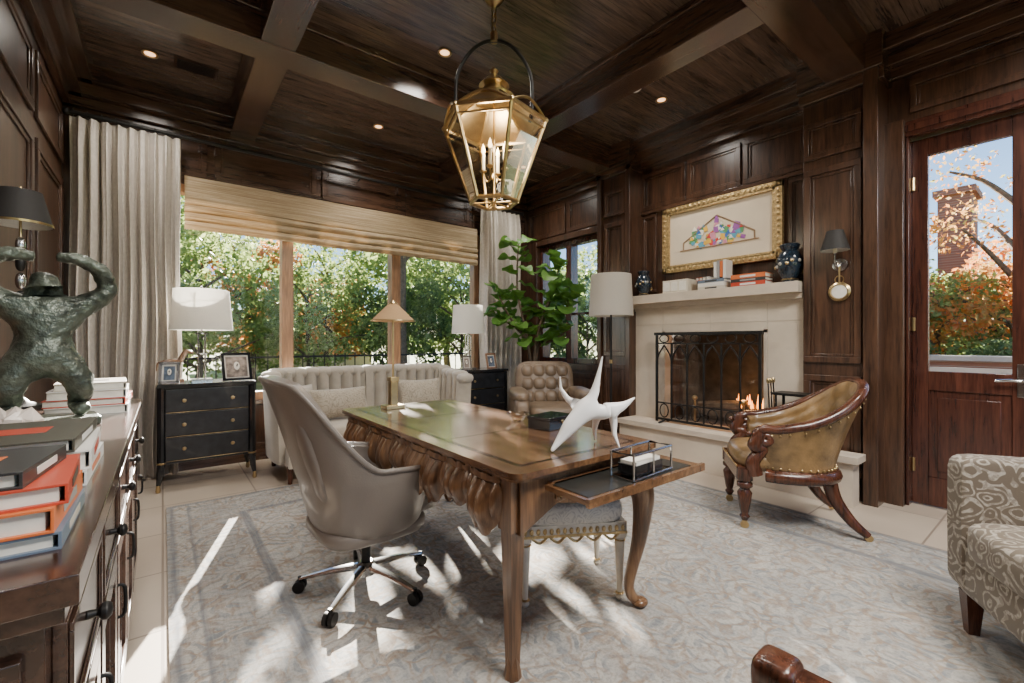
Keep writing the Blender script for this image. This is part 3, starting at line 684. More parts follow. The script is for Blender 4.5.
pframe('photo_frame.001',(.53,4.66,.87),rad(15),.24,.25,LACQ,PH2)
pframe('photo_frame.002',(3.32,4.66,.87),rad(10),.17,.2,WWIN,PH)
pframe('photo_frame.003',(2.92,4.62,.87),rad(-5),.13,.18,CHROME,PH2)
mb=MB(); mb.box((0,0,.012),(.16,.08,.024),WDESKZ)
mb.sup((0,0,.17),(.15,.05,.06),WDESKZ,.8); 
for s in (-1,1):
    mb.tube([(s*.055,.012,.16),(s*.06,.014,.02)],[.014,.008],WDESKZ,8); mb.tube([(s*.05,-.012,.16),(s*.045,-.014,.02)],[.014,.008],WDESKZ,8)
mb.tube(catmull([(.06,0,.18),(.09,0,.24),(.11,0,.27)],5),[.025,.018],WDESKZ,10); mb.sup((.13,0,.26),(.07,.03,.03),WDESKZ,.9,rot=(0,.4,0)); mb.tube(catmull([(-.07,0,.18),(-.1,0,.16),(-.105,0,.10)],4),[.008,.004],WDESKZ,6)
mb.done('carved_wooden_horse',(.06,4.84,.87),rad(15))

# ---------------------------------------------------------------- sofa
def sgnp(x,q): return math.copysign(abs(x)**q,x)
mb=MB(); HW=.98
def sofa_f(u,v):
    s=(u*2-1); a=s*rad(112)
    x=HW*sgnp(sin(a),.45); y=.42*sgnp(cos(a),.45)
    if y<0: y=y*1.1
    top=.90-.12*max(0,(abs(s)-.55)/.45)**1.2
    z=.16+(top-.16)*v
    k=1+.03*v
    return (x*k,y*k,z)
NU=260
raw=[sofa_f(1-i/2000,0) for i in range(2001)]; cum=[0]
for i in range(2000): cum.append(cum[-1]+math.dist(raw[i][:2],raw[i+1][:2]))
def uu(t):
    g=t*cum[-1]; i=int(np.searchsorted(cum,g)); return min(max(i,0),2000)/2000
tab=[uu(i/NU) for i in range(NU+1)]
NCH=26
mb.shell(lambda u,v:sofa_f(1-tab[int(round(u*NU))],v),NU,12,CREAM,.10,None,lambda u,v:.06*abs(sin(u*pi*NCH))**.6)
for i in range(NCH):
    t=(i+.5)/NCH; p=Vector(sofa_f(1-uu(t),1)); nx=Vector((-p.x*.3 if abs(p.x)<.8 else -p.x,-.6 if p.y>.3 else 0,0))
    nx=nx.normalized() if nx.length>0 else Vector((0,-1,0)); c=p+nx*.07+Vector((0,0,-.005)); 
    mb.sup(c,(.18,.18,.11),CREAM,.8,14,8)
mb.bb(-.90,.90,-.42,.36,.14,.30,CREAM)
for i in range(3): mb.sup((-.54+i*.54,-.10,.38),(.545,.66,.17),CREAM,.25)
for sx in (-.88,0,.88):
    for y in (-.36,.34): mb.lathe([(.018,0),(.03,.15)],WCH,(sx,y,0),12)
so=mb.done('channel_tufted_sofa',(1.73,4.50,0.012))
def pillow(name,loc,rz,tilt,w,h,m):
    mb=MB(); 
    def f(u,v,sg):
        x=(u-.5);y=(v-.5); t=.085*(max(0,(1-(2*x)**2))*max(0,(1-(2*y)**2)))**.45
        return (x*w*(1-.08*(1-4*y*y)),sg*t,y*h*(1-.08*(1-4*x*x)))
    mb.M=Matrix.Rotation(tilt,4,'X')
    mb.surf(lambda u,v:f(u,v,-1),14,14,m); mb.surf(lambda u,v:f(1-u,v,1),14,14,m)
    return mb.done(name,loc,rz,ang=80)
pillow('throw_pillow',(1.36,4.42,.63),rad(8),rad(-22),.56,.30,PILW)
pillow('throw_pillow.001',(2.22,4.46,.64),rad(-8),rad(-20),.46,.36,PILW)
pillow('throw_pillow.002',(.98,4.48,.64),rad(20),rad(-18),.38,.36,CREAM)

mb=MB()
mb.sup((0,0,.27),(.78,.74,.30),LTAN,.3); mb.sup((0,.06,.44),(.54,.62,.16),LTAN,.35)
for s in (-1,1): mb.sup((s*.35,.04,.44),(.17,.74,.42),LTAN,.4); mb.sup((s*.35,.05,.63),(.2,.72,.13),LTAN,.7)
mb.sup((0,-.32,.62),(.70,.2,.70),LTAN,.3,rot=(rad(12),0,0))
for r_ in range(3):
    for s in (-.21,-.07,.07,.21): mb.sup((s,-.235-.035*r_,.56+.15*r_),(.15,.12,.155),LTAN,.7,14,8,rot=(rad(12),0,0))
for sx in (-.32,.32):
    for sy in (-.3,.3): mb.lathe([(.02,0),(.032,.14)],WCH,(sx,sy,0),10)
mb.done('leather_club_chair',(3.42,3.70,0.012),rad(148))

mb=MB()
mb.lathe([(.15,0),(.15,.015),(.05,.03),(.012,.05)],IRON,n=28)
mb.tube([(0,0,.03),(0,0,1.6)],.011,IRON,10); mb.cyl((0,0,1.0),.018,.04,BRASS)
mb.tube([(0,0,1.6),(0,0,1.96)],.006,IRON)
for t in range(3): a=t*2.094; mb.tube([(0,0,1.93),(.215*cos(a),.215*sin(a),1.93)],.003,IRON,5)
mb.lathe([(.24,1.50),(.218,1.95)],SHADEG,n=48,cap=False); mb.lathe([(.236,1.50),(.214,1.95)],SHADEG,n=48,cap=False)
mb.done('floor_lamp',(3.88,3.20,0.0))

# ---------------------------------------------------------------- fiddle leaf fig
FX,FY=3.80,4.42
fg=empty('fiddle_leaf_fig',(FX,FY,0))
mb=MB(); mb.lathe([(.17,0),(.2,.05),(.21,.25),(.19,.38),(.205,.42),(.19,.42),(.18,.36),(0,.36)],BASKET,n=28); mb.lathe([(0,.365),(.18,.365)],SOIL,n=20); mb.done('basket_pot',parent=fg)
mb=MB(); tips=[]
for pts in ([(0,0,.36),(-.03,.0,.9),(-.12,.02,1.4),(-.2,.08,1.9),(-.16,.1,2.48)],[(.02,0,.36),(.04,0,.9),(.1,-.06,1.4),(.2,-.16,1.85),(.26,-.22,2.2)],[(-.02,.02,.36),(0,-.02,1.0),(.0,-.12,1.4),(.05,-.25,1.75)],[(-.1,-.0,1.3),(-.28,.1,1.5),(-.40,.2,1.8)],[(-.1,0,1.25),(-.28,.02,1.4),(-.42,.12,1.5)],[(.1,-.06,1.4),(.26,-.22,1.5),(.32,-.36,1.75)],[(.1,-.06,1.2),(.22,-.2,1.25),(.28,-.32,1.35)]):
    c=catmull(pts,7); mb.tube(c,[.02,.016,.008],BARK,8); tips.append(c)
mb.done('trunk',parent=fg)
mb=MB()
def leaf(mb,p,d,roll,l,m):
    d=Vector(d).normalized(); tip=Vector(p)+d*l
    if tip.x+FX>4.22 or tip.y+FY>4.95: return
    q=d.to_track_quat('Y','Z').to_matrix().to_4x4()
    T=mb.M; mb.M=T@Matrix.Translation(p)@q@Matrix.Rotation(roll,4,'Y')
    prof=[0,.22,.30,.27,.25,.33,.42,.44,.36,.18,0]
    vs=[];fs=[]
    for j,w in enumerate(prof):
        y=l*j/10; zc=-.25*l*(j/10)**2+.05*l*sin(j*1.3)
        for k in (-1,-.5,0,.5,1): vs.append((k*w*l*.85,y,zc+abs(k)*w*l*.3))
    for j in range(10):
        for k in range(4): a=j*5+k; fs.append((a,a+1,a+6,a+5))
    mb.add(vs,fs,m); mb.M=T
for c in tips:
    k=len(c)
    for i in range(0,k):
        if c[i].z<1.12 or (c[i].z<1.5 and i%2): continue
        for rep in range(2 if i>k-6 else 1):
            for tr_ in range(4):
                a=random.uniform(0,2*pi); e=random.uniform(-.3,.7) if i<=k-4 else random.uniform(.1,1.3)
                n0=len(mb.f); leaf(mb,c[i],(cos(a)*cos(e),sin(a)*cos(e),sin(e)),random.uniform(-.6,.6),random.uniform(.21,.32),FIG)
                if len(mb.f)>n0: break
mb.done('leaves',ang=80,parent=fg)

# ---------------------------------------------------------------- desk
mb=MB(); dx0,dx1,dy0,dy1=.93,1.76,1.17,3.05; zt=.77
def rr(x0,x1,y0,y1,c,n=5):
    P=[]
    for cx,cy,a0 in ((x1-c,y1-c,0),(x0+c,y1-c,90),(x0+c,y0+c,180),(x1-c,y0+c,270)):
        for i in range(n+1): a=rad(a0+90*i/n); P.append((cx+c*cos(a),cy+c*sin(a)))
    return P
INL=wood('walnut_inlay',(.065,.031,.016),(.19,.10,.05),'y',r=.12,fine=1.2,coat=1,c3=(.33,.19,.10))
INB=simple('dark_inlay_band',(.03,.015,.009),.2,0,.3,5,coat=.5)
mb.prism(rr(dx0,dx1,dy0,dy1,.05),zt-.022,zt,WDESK); mb.prism(rr(dx0+.012,dx1-.012,dy0+.012,dy1-.012,.05),zt-.036,zt-.022,WDESKZ)
mb.prism(rr(dx0+.078,dx1-.078,dy0+.078,dy1-.078,.02),zt,zt+.0008,INB)
mb.prism(rr(dx0+.095,dx1-.095,dy0+.095,dy1-.095,.02),zt+.0008,zt+.0014,INL)
for yy in (dy0+.63,dy0+1.25): mb.bb(dx0+.10,dx1-.10,yy-.008,yy+.008,zt+.0014,zt+.0018,INB)
ax0,ax1,ay0,ay1=dx0+.06,dx1-.06,dy0+.07,dy1-.07
mb.bb(ax0,ax1,ay0,ay1,zt-.13,zt-.036,WDESKZ)
def apron(p0,p1,nrm,n,amp=.11,ztop=zt-.04):
    p0=Vector(p0);p1=Vector(p1);nr=Vector(nrm)
    def f(u,v):
        w=abs(sin(u*pi*n)); env=.72+.28*cos(u*6*pi)
        bot=ztop-.085-amp*(w**.5)*env-.018*abs(sin(u*pi*n*2))
        z=ztop+(bot-ztop)*v
        out=.006+.055*(w**.6)*(.25+.75*sin(min(1,v*1.15)*pi*.7)**2)+.018*abs(cos(u*pi*n*3))*sin(v*pi)+.016*(1 if v<.1 else 0)
        q=p0.lerp(p1,u)+nr*out; return (q.x,q.y,z)
    mb.shell(f,int(n*24),18,WDESKZ,.02)
apron((ax0,ay1-.04,0),(ax0,ay0+.06,0),(-1,0,0),9,.135)
apron((ax1,ay0+.06,0),(ax1,ay1-.04,0),(1,0,0),9,.135)
apron((ax1-.04,ay1,0),(ax0+.04,ay1,0),(0,1,0),4,.09)
n_=24
poly=[(ax0,zt-.036)]+[(ax0+(ax1-ax0)*i/n_, zt-.15-.035*abs(cos(i/n_*pi*2))-.05*(abs(i/n_-.5)*2)**3) for i in range(n_+1)]+[(ax1,zt-.036)]
mb.prism(poly,-ay0,-ay0+.022,WDESKZ,Matrix.Rotation(pi/2,4,'X'))
for cx in (ax0+.19,(ax0+ax1)/2,ax1-.19):
    for k in range(7): a=k*2*pi/7; mb.sup((cx+.018*cos(a),ay0-.028,zt-.125+.018*sin(a)),(.02,.014,.02),WDESKZ,1,8,6)
    mb.sup((cx,ay0-.032,zt-.125),(.018,.016,.018),BRASS,1,8,6)
mb.box((ax0+.005,ay0+.03,zt-.13),(.075,.075,.19),WDESKZ)
mb.box((ax0+.005,ay0+.03,.34),(.066,.066,.62),WDESKZ,taper=.55)
mb.tube([(ax0+.005,ay0+.03,.014),(ax0+.005,ay0+.029,.035),(ax0+.005,ay0+.03,.09)],[.034,.03,.02],WDESKZ,8)
mb.box((ax0+.005,ay1-.03,.364),(.066,.066,.70),WDESKZ,taper=.6)
def cab(x,y,sx,sy):
    mb.tube(catmull([(x,y,.70),(x+sx*.02,y+sy*.02,.6),(x+sx*.05,y+sy*.045,.50),(x+sx*.03,y+sy*.03,.32),(x-sx*.015,y-sy*.01,.14),(x-sx*.01,y-sy*.005,.07),(x+sx*.03,y+sy*.025,.035)],6),[.045,.05,.056,.04,.028,.022,.024,.018],WDESKZ,12)
    mb.sup((x+sx*.035,y+sy*.03,.032),(.07,.07,.036),WDESKZ,.8)
cab(ax1-.01,ay0+.03,.8,-.6); cab(ax1-.01,ay1-.03,.8,.6)
mb.bb(1.08,1.78,.985,1.19,.688,.706,WDESK); mb.bb(1.10,1.72,1.0,1.17,.706,.709,BLACKLEATHER); mb.bb(1.12,1.74,1.17,1.5,.688,.706,WDESK)
mb.bb(1.076,1.784,.975,.99,.682,.712,WDESK)
mb.done('antique_writing_desk',bevel=.003)
mb=MB()
mb.box((0,0,.012),(.13,.10,.024),BRASS); mb.box((0,0,.10),(.05,.05,.16),BRASS); mb.box((0,0,.195),(.06,.06,.03),BRASS)
mb.tube([(0,0,.2),(0,0,.60)],.0065,BRASS,10); mb.tube([(0,0,.60),(0,0,.73)],.005,BRASS)
mb.lathe([(.145,.585),(.03,.70),(.02,.705)],SHADEO,n=36,cap=False); mb.lathe([(.148,.583),(.147,.59)],BRASS,n=36,cap=False); mb.lathe([(.035,.70),(.02,.712),(0,.73)],BRASS,n=16)
mb.done('brass_desk_lamp',(1.22,2.86,zt+.002),bevel=.003)
al=rad(-38)
def RV(r,dd,z): return (cos(al)*r-sin(al)*dd, sin(al)*r+cos(al)*dd, z)
V=[RV(.005,0,0)];E=[];R=[.036]
for arms in ([(.022,.0,.045,.024),(.034,0,.09,.015),(.045,0,.14,.009),(.062,0,.22,.002)],
             [(-.035,-.01,-.03,.036),(-.075,-.02,-.065,.032),(-.11,-.03,-.11,.019),(-.155,-.05,-.163,.006)],
             [(-.035,.03,.012,.020),(-.075,.05,.032,.013),(-.105,.06,.078,.007),(-.108,.06,.13,.002)]):
    prev=0
    for (a,b2,c,r_) in arms: V.append(RV(a,b2,c)); R.append((r_*.85,r_*1.15)); E.append((prev,len(V)-1)); prev=len(V)-1
def addv(par,a,b2,c,r_): V.append(RV(a,b2,c)); R.append((r_*.85,r_*1.15)); E.append((par,len(V)-1)); return len(V)-1
wn=addv(0,.055,.0,-.008,.031); w2=addv(wn,.105,.01,-.004,.029); w3=addv(w2,.155,.02,.012,.016); w4=addv(w3,.205,.03,.045,.002)
f1=addv(w2,.115,.03,-.055,.020); f2_=addv(f1,.115,.02,-.11,.012); f3_=addv(f2_,.135,.01,-.163,.004)
g1=addv(wn,.05,.07,-.05,.020); g2=addv(g1,.05,.12,-.11,.012); g3=addv(g2,.06,.16,-.163,.004)
skin('white_abstract_sculpture',V,E,R,WHITE,(1.385,1.265,zt+.170))
mb=MB()
for z in (.0,.09):
    mb.tube([(-.13,-.05,z+.006),(.13,-.05,z+.006),(.13,.05,z+.006),(-.13,.05,z+.006)],.005,CHROME,6,True)
for x in (-.13,0,.13):
    for y in (-.05,.05): mb.tube([(x,y,.004),(x,y,.1)],.005,CHROME,6)
mb.bb(-.125,.125,-.045,.045,.006,.01,LGLASS)
mb.bb(-.10,.08,-.04,.04,.01,.05,LACQ); mb.bb(-.09,.07,-.035,.035,.05,.062,PAPER)
mb.done('chrome_desk_organizer',(1.47,1.06,.709),rad(3))
mb=MB(); mb.bb(-.1,.1,-.07,.07,0,.05,LACQ); mb.bb(-.105,.105,-.075,.075,.05,.065,LACQ); mb.sup((0,-.078,.04),(.02,.01,.02),BRASS,1,8,6); mb.done('keepsake_box',(1.60,1.72,zt+.002),rad(10),bevel=.003)
mb=MB(); mb.lathe([(.03,0),(.032,.004),(.05,.03),(.07,.045),(.066,.046),(.045,.03),(0,.012)],LGLASS,n=28); mb.done('glass_dish',(1.58,1.97,zt+.002))

# ---------------------------------------------------------------- office chair
oc=empty('leather_office_chair',(.79,2.18,.012),rad(-90+2))
mb=MB()
def topz(s):
    a=abs(s); 
    if a<.27: return 1.045-.25*a*a
    t=min(1,(a-.27)/.40); t=t*t*(3-2*t); return 1.027-.375*t-.03*max(0,a-.6)/.4
def ocf(u,v):
    s=u*2-1; a=s*rad(130)
    tz=topz(s); z0=.33; z=z0+(tz-z0)*v
    k=.74+.26*min(1,((z-.33)/.27))**.6
    x=.335*sgnp(sin(a),.8)*k; y=-.30*sgnp(cos(a),.8)*k
    up=max(0,z-.55)
    x*=(1-.16*up); y-=.34*up**1.15
    return (x,y,z)
mb.shell(lambda u,v:ocf(u,v),72,22,LGREY,.045*1)
mb.tube([Vector(ocf(i/72,1)) for i in range(73)],.012,LGREY,8)
mb.sup((0,.0,.335),(.5,.50,.11),LGREY,.5)
mb.sup((0,.05,.44),(.50,.54,.13),LGREY,.4)
mb.sup((0,-.27,.70),(.44,.11,.54),LGREY,.5,rot=(rad(17),0,0))
mb.done('upholstered_shell',parent=oc,ang=60)
mb=MB()
mb.cyl((0,0,.27),.035,.10,CHROME); mb.cyl((0,0,.17),.022,.2,IRON); mb.lathe([(.05,.07),(.05,.11),(.03,.13)],CHROME)
mb.box((0,0,.29),(.22,.26,.025),IRON)
for i in range(5):
    a=rad(22+72*i); c,s=cos(a),sin(a)
    mb.tube([(c*.03,s*.03,.105),(c*.17,s*.17,.09),(c*.31,s*.31,.062)],[.026,.02,.013],CHROME,8,flat=.7)
    x,y=c*.31,s*.31
    mb.cyl((x,y,.058),.009,.03,IRON,8)
    for q in (-1,1): mb.cyl((x-s*q*.014,y+c*q*.014,.028),.028,.018,IRON,16,(pi/2,0,a))
mb.done('swivel_base',parent=oc)

# ---------------------------------------------------------------- antique library chair
def tub(name,loc,rz):
    mb=MB()
    def tz(s): 
        a=min(1,abs(s)/.92); t=a*a*(3-2*a); return .88-.27*t
    def f(u,v):
        s=u*2-1; a=s*rad(118); top=tz(s); z=.35+(top-.35)*v
        k=1+.14*v**1.4
        x=.27*sgnp(sin(a),.8)*k; y=-.02-.25*sgnp(cos(a),.8)*k-.13*max(0,cos(a))*v**1.3
        return (x,y,z)
    mb.shell(lambda u,v:f(u,v),64,20,LOLIVE,.05,LOLIVE,lambda u,v:.014*abs(sin(u*pi*9+ (0 if int(v*5)%2 else pi/2)))*abs(sin(v*pi*5))*(1 if v>.15 else 0))
    def inn(p,d=.02):
        q=Vector((p[0],p[1]+.02,0)); q=q.normalized()*d if q.length else q; return (p[0]-q.x,p[1]-q.y,p[2])
    top=[Vector(inn(f(i/60,1)))+Vector((0,0,.012)) for i in range(61)]
    for sgn in (1,-1):
        e=top[-1] if sgn>0 else top[0]; sp=[e+Vector((0,.055*sin(t*.5)*(1-t/16),-.05+.05*cos(t*.5)*(1-t/16))) for t in range(1,14)]
        top=top+sp if sgn>0 else sp[::-1]+top
    mb.tube(top,.029,WCH,10)
    bot=[Vector(f(i/60,0)) for i in range(61)]
    mb.tube([p+Vector((0,0,-.01)) for p in bot],.04,WCH,10)
    for i in range(0,61,2): mb.sup((bot[i].x*1.04,bot[i].y*1.04,.39),(.014,.014,.014),BRASS,1,6,4)
    for i in range(2,59,2):
        p=Vector(f(i/60,.92)); mb.sup((p.x*1.015,p.y*1.015,p.z),(.012,.012,.012),BRASS,1,6,4)
    for s in (0,1):
        e=Vector(inn(f(s,1))); g=Vector(f(s,0))
        mb.tube(catmull([e+Vector((0,.02,-.01)),e+Vector((0,.055,-.09)),(g.x,g.y+.02,.50),(g.x*1.02,g.y+.07,.42),(g.x,g.y+.06,.34)],6),[.034,.04,.032,.038,.042],WCH,10)
        for q in range(4): mb.sup((e.x,e.y+.085-.012*q,e.z-.02-.05*q),(.03,.03,.03),WCH,1,8,6)
    mb.sup((0,.01,.41),(.52,.50,.15),LOLIVE,.5)
    mb.box((0,.235,.335),(.5,.055,.085),WCH)
    for i in range(17): mb.sup((-.22+i*.0275,.266,.380),(.013,.013,.013),BRASS,1,6,4)
    for sx in (-1,1):
        mb.lathe([(.012,.045),(.018,.055),(.028,.075),(.018,.09),(.024,.11),(.034,.17),(.040,.22),(.024,.245),(.042,.26),(.042,.28),(.032,.29),(.044,.30),(.044,.37)],WCH,(sx*.225,.225,0),16)
        mb.cyl((sx*.225,.225,.022),.022,.016,BRASS,14,(0,pi/2,0)); mb.cyl((sx*.225,.225,.045),.014,.02,BRASS,10)
        mb.tube(catmull([(sx*.19,-.20,.36),(sx*.20,-.23,.22),(sx*.22,-.30,.10),(sx*.24,-.37,.03)],6),[.042,.035,.028,.02],WCH,10)
        mb.cyl((sx*.24,-.372,.02),.02,.016,BRASS,14,(0,pi/2,0))
    return mb.done(name,loc,rz,ang=55)
o=tub('antique_library_chair',(3.33,1.30,.012),rad(36)); o.scale=(1.13,1.13,1.05)
mb=MB()
for s in (-1,1):
    mb.box((s*.27,.0,.62),(.06,.60,.045),WCH); mb.sup((s*.27,-.05,.655),(.075,.44,.05),LOLIVE,.4)
    mb.sup((s*.27,.30,.625),(.075,.07,.07),WCH,.4)
    for i in range(20): 
        for q in (-1,1): mb.sup((s*.27+q*.036,-.25+i*.021,.645),(.012,.012,.012),BRASS,1,6,4)
    mb.box((s*.27,.27,.31),(.05,.05,.60),WCH,taper=.7); mb.box((s*.27,-.28,.31),(.05,.05,.62),WCH,taper=.7)
mb.box((0,0,.36),(.52,.56,.06),WCH); mb.sup((0,.01,.43),(.5,.54,.12),LOLIVE,.35)
mb.box((0,-.30,.60),(.58,.05,.52),WCH,rot=(rad(8),0,0)); mb.sup((0,-.265,.62),(.5,.07,.42),LOLIVE,.3,rot=(rad(8),0,0))
mb.done('nailhead_armchair',(.585,.02,.012),rad(2),bevel=.006,ang=50)

# ---------------------------------------------------------------- paisley armchair
mb=MB()
mb.sup((0,0,.27),(.80,.78,.22),DAM,.12); mb.sup((0,.05,.41),(.60,.74,.17),DAM,.25)
for s in (-1,1): mb.sup((s*.36,.0,.45),(.12,.80,.56),DAM,.12)
mb.sup((0,-.34,.58),(.80,.18,.70),DAM,.2,rot=(rad(8),0,0)); mb.sup((0,-.22,.62),(.56,.18,.42),DAM,.4,rot=(rad(10),0,0))
for sx in (-.34,.34):
    for sy in (-.33,.35): mb.box((sx,sy,.085),(.06,.06,.17),WCH,taper=.6)
mb.done('paisley_armchair',(2.54,-.19,.012),rad(32))

mb=MB()
mb.sup((0,0,.41),(.52,.40,.12),STOOLF,.4); mb.box((0,0,.345),(.50,.38,.05),IVORY); mb.box((0,0,.322),(.505,.385,.012),GILT)
for i in range(16): mb.sup((-.23+i*.0307,-.193,.345),(.02,.012,.03),GILT,1,6,5)
for i in range(11): 
    for s in (-1,1): mb.sup((s*.252,-.16+i*.032,.345),(.012,.02,.03),GILT,1,6,5)
for i in range(5): mb.tube(catmull([(-.2+i*.085,-.19,.318),(-.175+i*.085,-.19,.298),(-.155+i*.085,-.19,.296),(-.13+i*.085,-.19,.318)],4),.006,GILT,6)
for sx in (-1,1):
    for sy in (-1,1):
        mb.box((sx*.225,sy*.165,.335),(.05,.05,.075),IVORY)
        mb.lathe([(.012,0),(.02,.012),(.012,.03),(.013,.05),(.024,.27),(.018,.28),(.027,.29),(.02,.30)],IVORY,(sx*.225,sy*.165,0),12)
        for z in (.03,.28): mb.lathe([(.014 if z<.1 else .02,z-.005),(.022 if z<.1 else .029,z),(.014 if z<.1 else .02,z+.005)],GILT,(sx*.225,sy*.165,0),12)
mb.done('gilded_stool',(1.58,1.60,.012),rad(-30))

# ---------------------------------------------------------------- lantern chandelier
lc=empty('lantern_chandelier',(1.71,2.38,0),rad(12))
mb=MB(); n=6
ro,rb,zr,zbt=.34,.155,2.64,2.13
def hp(r,z,i): a=2*pi*i/n; return Vector((r*cos(a),r*sin(a),z))
for i in range(n):
    a,b2=hp(ro,zr,i),hp(ro,zr,i+1); c,d=hp(rb,zbt,i),hp(rb,zbt,i+1)
    mb.tube([a,c],.012,BRASS,6); mb.tube([c,d],.013,BRASS,6); mb.tube([a,b2],.014,BRASS,6)
    a2,b3=hp(ro-.01,zr-.05,i),hp(ro-.01,zr-.05,i+1); mb.tube([a2,b3],.006,BRASS,6)
    mid=(a+b2)/2+Vector((0,0,.07)); mb.tube(catmull([a,mid,b2],6),.009,BRASS,6)
    t1,t2=hp(.13,zr+.16,i),hp(.13,zr+.16,i+1)
    mb.add([a,b2,t2,t1],[(0,1,2,3)],BRASS); mb.tube([a,t1],.008,BRASS,6)
    mb.sup(a,(.035,.035,.035),BRASS,1,8,6)
    mb.add([a,b2,d,c],[(0,1,2,3)],LGLASS)
mb.lathe([(.13,zr+.15),(.14,zr+.17),(.09,zr+.20),(.075,zr+.23),(.10,zr+.25),(.05,zr+.30),(.018,zr+.33),(.03,zr+.35),(0,zr+.38)],BRASS,n=24)
mb.lathe([(0,zbt-.05),(.02,zbt-.035),(.012,zbt-.01),(.02,zbt)],BRASS,n=12)
for i in range(3): mb.tube([hp(rb,zbt,i),hp(rb,zbt,i+3)],.006,BRASS,6)
mb.tube([(0,0,zbt),(0,0,zr+.2)],.008,BRASS,8)
for i in range(4):
    a=i*pi/2+.4; x,y=.075*cos(a),.075*sin(a)
    mb.tube(catmull([(0,0,2.32),(x*.6,y*.6,2.27),(x,y,2.33)],5),.006,BRASS,6); mb.lathe([(.01,2.33),(.024,2.34),(.024,2.345)],BRASS,(x,y,0),12)
    mb.cyl((x,y,2.40),.011,.11,CANDLE,10); mb.lathe([(.006,2.455),(.014,2.475),(.009,2.50),(0,2.525)],BULB,(x,y,0),10)
mb.done('lantern_body',parent=lc,ang=30)
mb=MB()
arch=catmull([(-.235,0,zr+.02),(-.25,0,zr+.14),(-.235,0,2.98),(-.13,0,3.14),(0,0,3.19),(.13,0,3.14),(.235,0,2.98),(.25,0,zr+.14),(.235,0,zr+.02)],6)
mb.M=Matrix.Rotation(rad(-50),4,'Z'); mb.tube(arch,.012,IRON,8); mb.M=Matrix(); mb.cyl((0,0,3.21),.025,.06,BRASS,12)
for i in range(3):
    zc=3.27+i*.055; R_=Matrix.Rotation(pi/2*(i%2),4,'Z'); mb.M=R_
    mb.tube([(.018*cos(t*pi/5),0,zc+.036*sin(t*pi/5)) for t in range(10)],.006,BRASS,6,True); mb.M=Matrix()
mb.lathe([(.012,3.40),(.02,3.42),(.05,3.44),(.07,3.47),(.07,3.5)],BRASS,n=24)
mb.done('stirrup_and_canopy',parent=lc)

# ---------------------------------------------------------------- outdoors
mb=MB(); mb.bb(-40,50,-40,60,-.3,-.14,GRASS); mb.done('ground_lawn')
mb=MB(); mb.bb(4.67,8.7,-4,4,-.14,-.06,PATIO); mb.bb(-3,8,5.47,8.0,-.14,-.06,PATIO); mb.done('patio_paving')
mb=MB()
for i in range(75):
    x=-8+i*.22; mb.box((x,10.2,.42),(.02,.02,1.1),IRON)
for z in (.15,.9): mb.box((.1,10.2,z),(16.4,.03,.04),IRON)
mb.done('iron_fence')
mb=MB(); mb.bb(8.8,9.1,-6,6,-.14,.95,BRICK); mb.bb(8.75,9.15,-6,6,.95,1.02,PATIO); mb.done('brick_garden_wall')
mb=MB(); mb.bb(15.2,16.2,1.65,2.25,-.14,4.8,BRICK); mb.bb(15.1,16.3,1.57,2.33,4.8,4.95,BRICK); mb.bb(16.2,22,-3,3,-.14,2.9,BRICK); mb.done('neighbour_chimney_house')
HW_=simple('house_siding',(.42,.35,.28),.8,0,.05); RF=simple('house_roof',(.6,.24,.10),.9,0,.3)
mb=MB(); mb.bb(3,9,24,29,-.14,2.4,HW_); mb.prism([(2.6,2.3),(9.4,2.3),(6,4.6)],-29,-23.7,RF,Matrix.Rotation(pi/2,4,'X'))
for x in (4,5.6,7.2): mb.bb(x,x+.8,23.95,24,1,2.1,LACQ)
mb.done('neighbour_house')
mb=MB()
for i in range(4): mb.box((-.15+i*.1,0,.42),(.08,1.3,.03),PATIO)
for i in range(8): mb.box((.2,-.6+i*.17,.66),(.03,.06,.45),PATIO)
mb.box((.2,0,.9),(.04,1.3,.06),PATIO)
for x in (-.15,.18):
    for y in (-.6,.6): mb.box((x,y,.2),(.05,.05,.40),PATIO)
mb.done('garden_bench',(8.2,1.05,-.06))
def leaves_mesh(name,blobs,n,size,m):
    b=np.array(blobs); w=b[:,3]**2; idx=np.random.choice(len(b),n,p=w/w.sum())
    d=np.random.normal(size=(n,3)); d/=np.linalg.norm(d,axis=1)[:,None]
    r=b[idx,3]*np.random.uniform(.35,1,n)**.6
    P=b[idx,:3]+d*r[:,None]*np.array([1,1,.8])
    a=np.random.normal(size=(n,3)); a/=np.linalg.norm(a,axis=1)[:,None]
    c=np.cross(a,np.random.normal(size=(n,3))); c/=np.linalg.norm(c,axis=1)[:,None]
    s=size*np.random.uniform(.6,1.3,n)[:,None]
    V=np.stack([P-a*s,P+c*s*.5,P+a*s,P-c*s*.5],1).reshape(-1,3)
    me=D.meshes.new(name); me.from_pydata(V.tolist(),[],np.arange(4*n).reshape(n,4).tolist()); me.update(); me.materials.append(m); return me
def tree_meshes(tag,h,spread,n,size,m,seed,trunk_h=None):
    random.seed(seed); blobs=[]; mb=MB(); th=trunk_h or h*.35
    mb.tube(catmull([(0,0,-.2),(.05,.05,th*.5),(0,0,th),(.1,0,h*.8)],5),[h*.03,h*.024,h*.016,h*.005],BARK,9)
    for i in range(13):
        a=i*2.4; z=th+(h-th)*(i/12); r=spread*(1-.6*abs(i/12-.35))*random.uniform(.5,1)
        p=(r*cos(a),r*sin(a),z+random.uniform(0,.3)); mb.tube(catmull([(0,0,max(th*.8,z-h*.15)),(p[0]*.5,p[1]*.5,z-h*.04),p],4),[h*.012,h*.004],BARK,6)
        blobs.append((*p,spread*random.uniform(.28,.45)))
    return mb,leaves_mesh(tag+'_leaves',blobs,n,size,m)
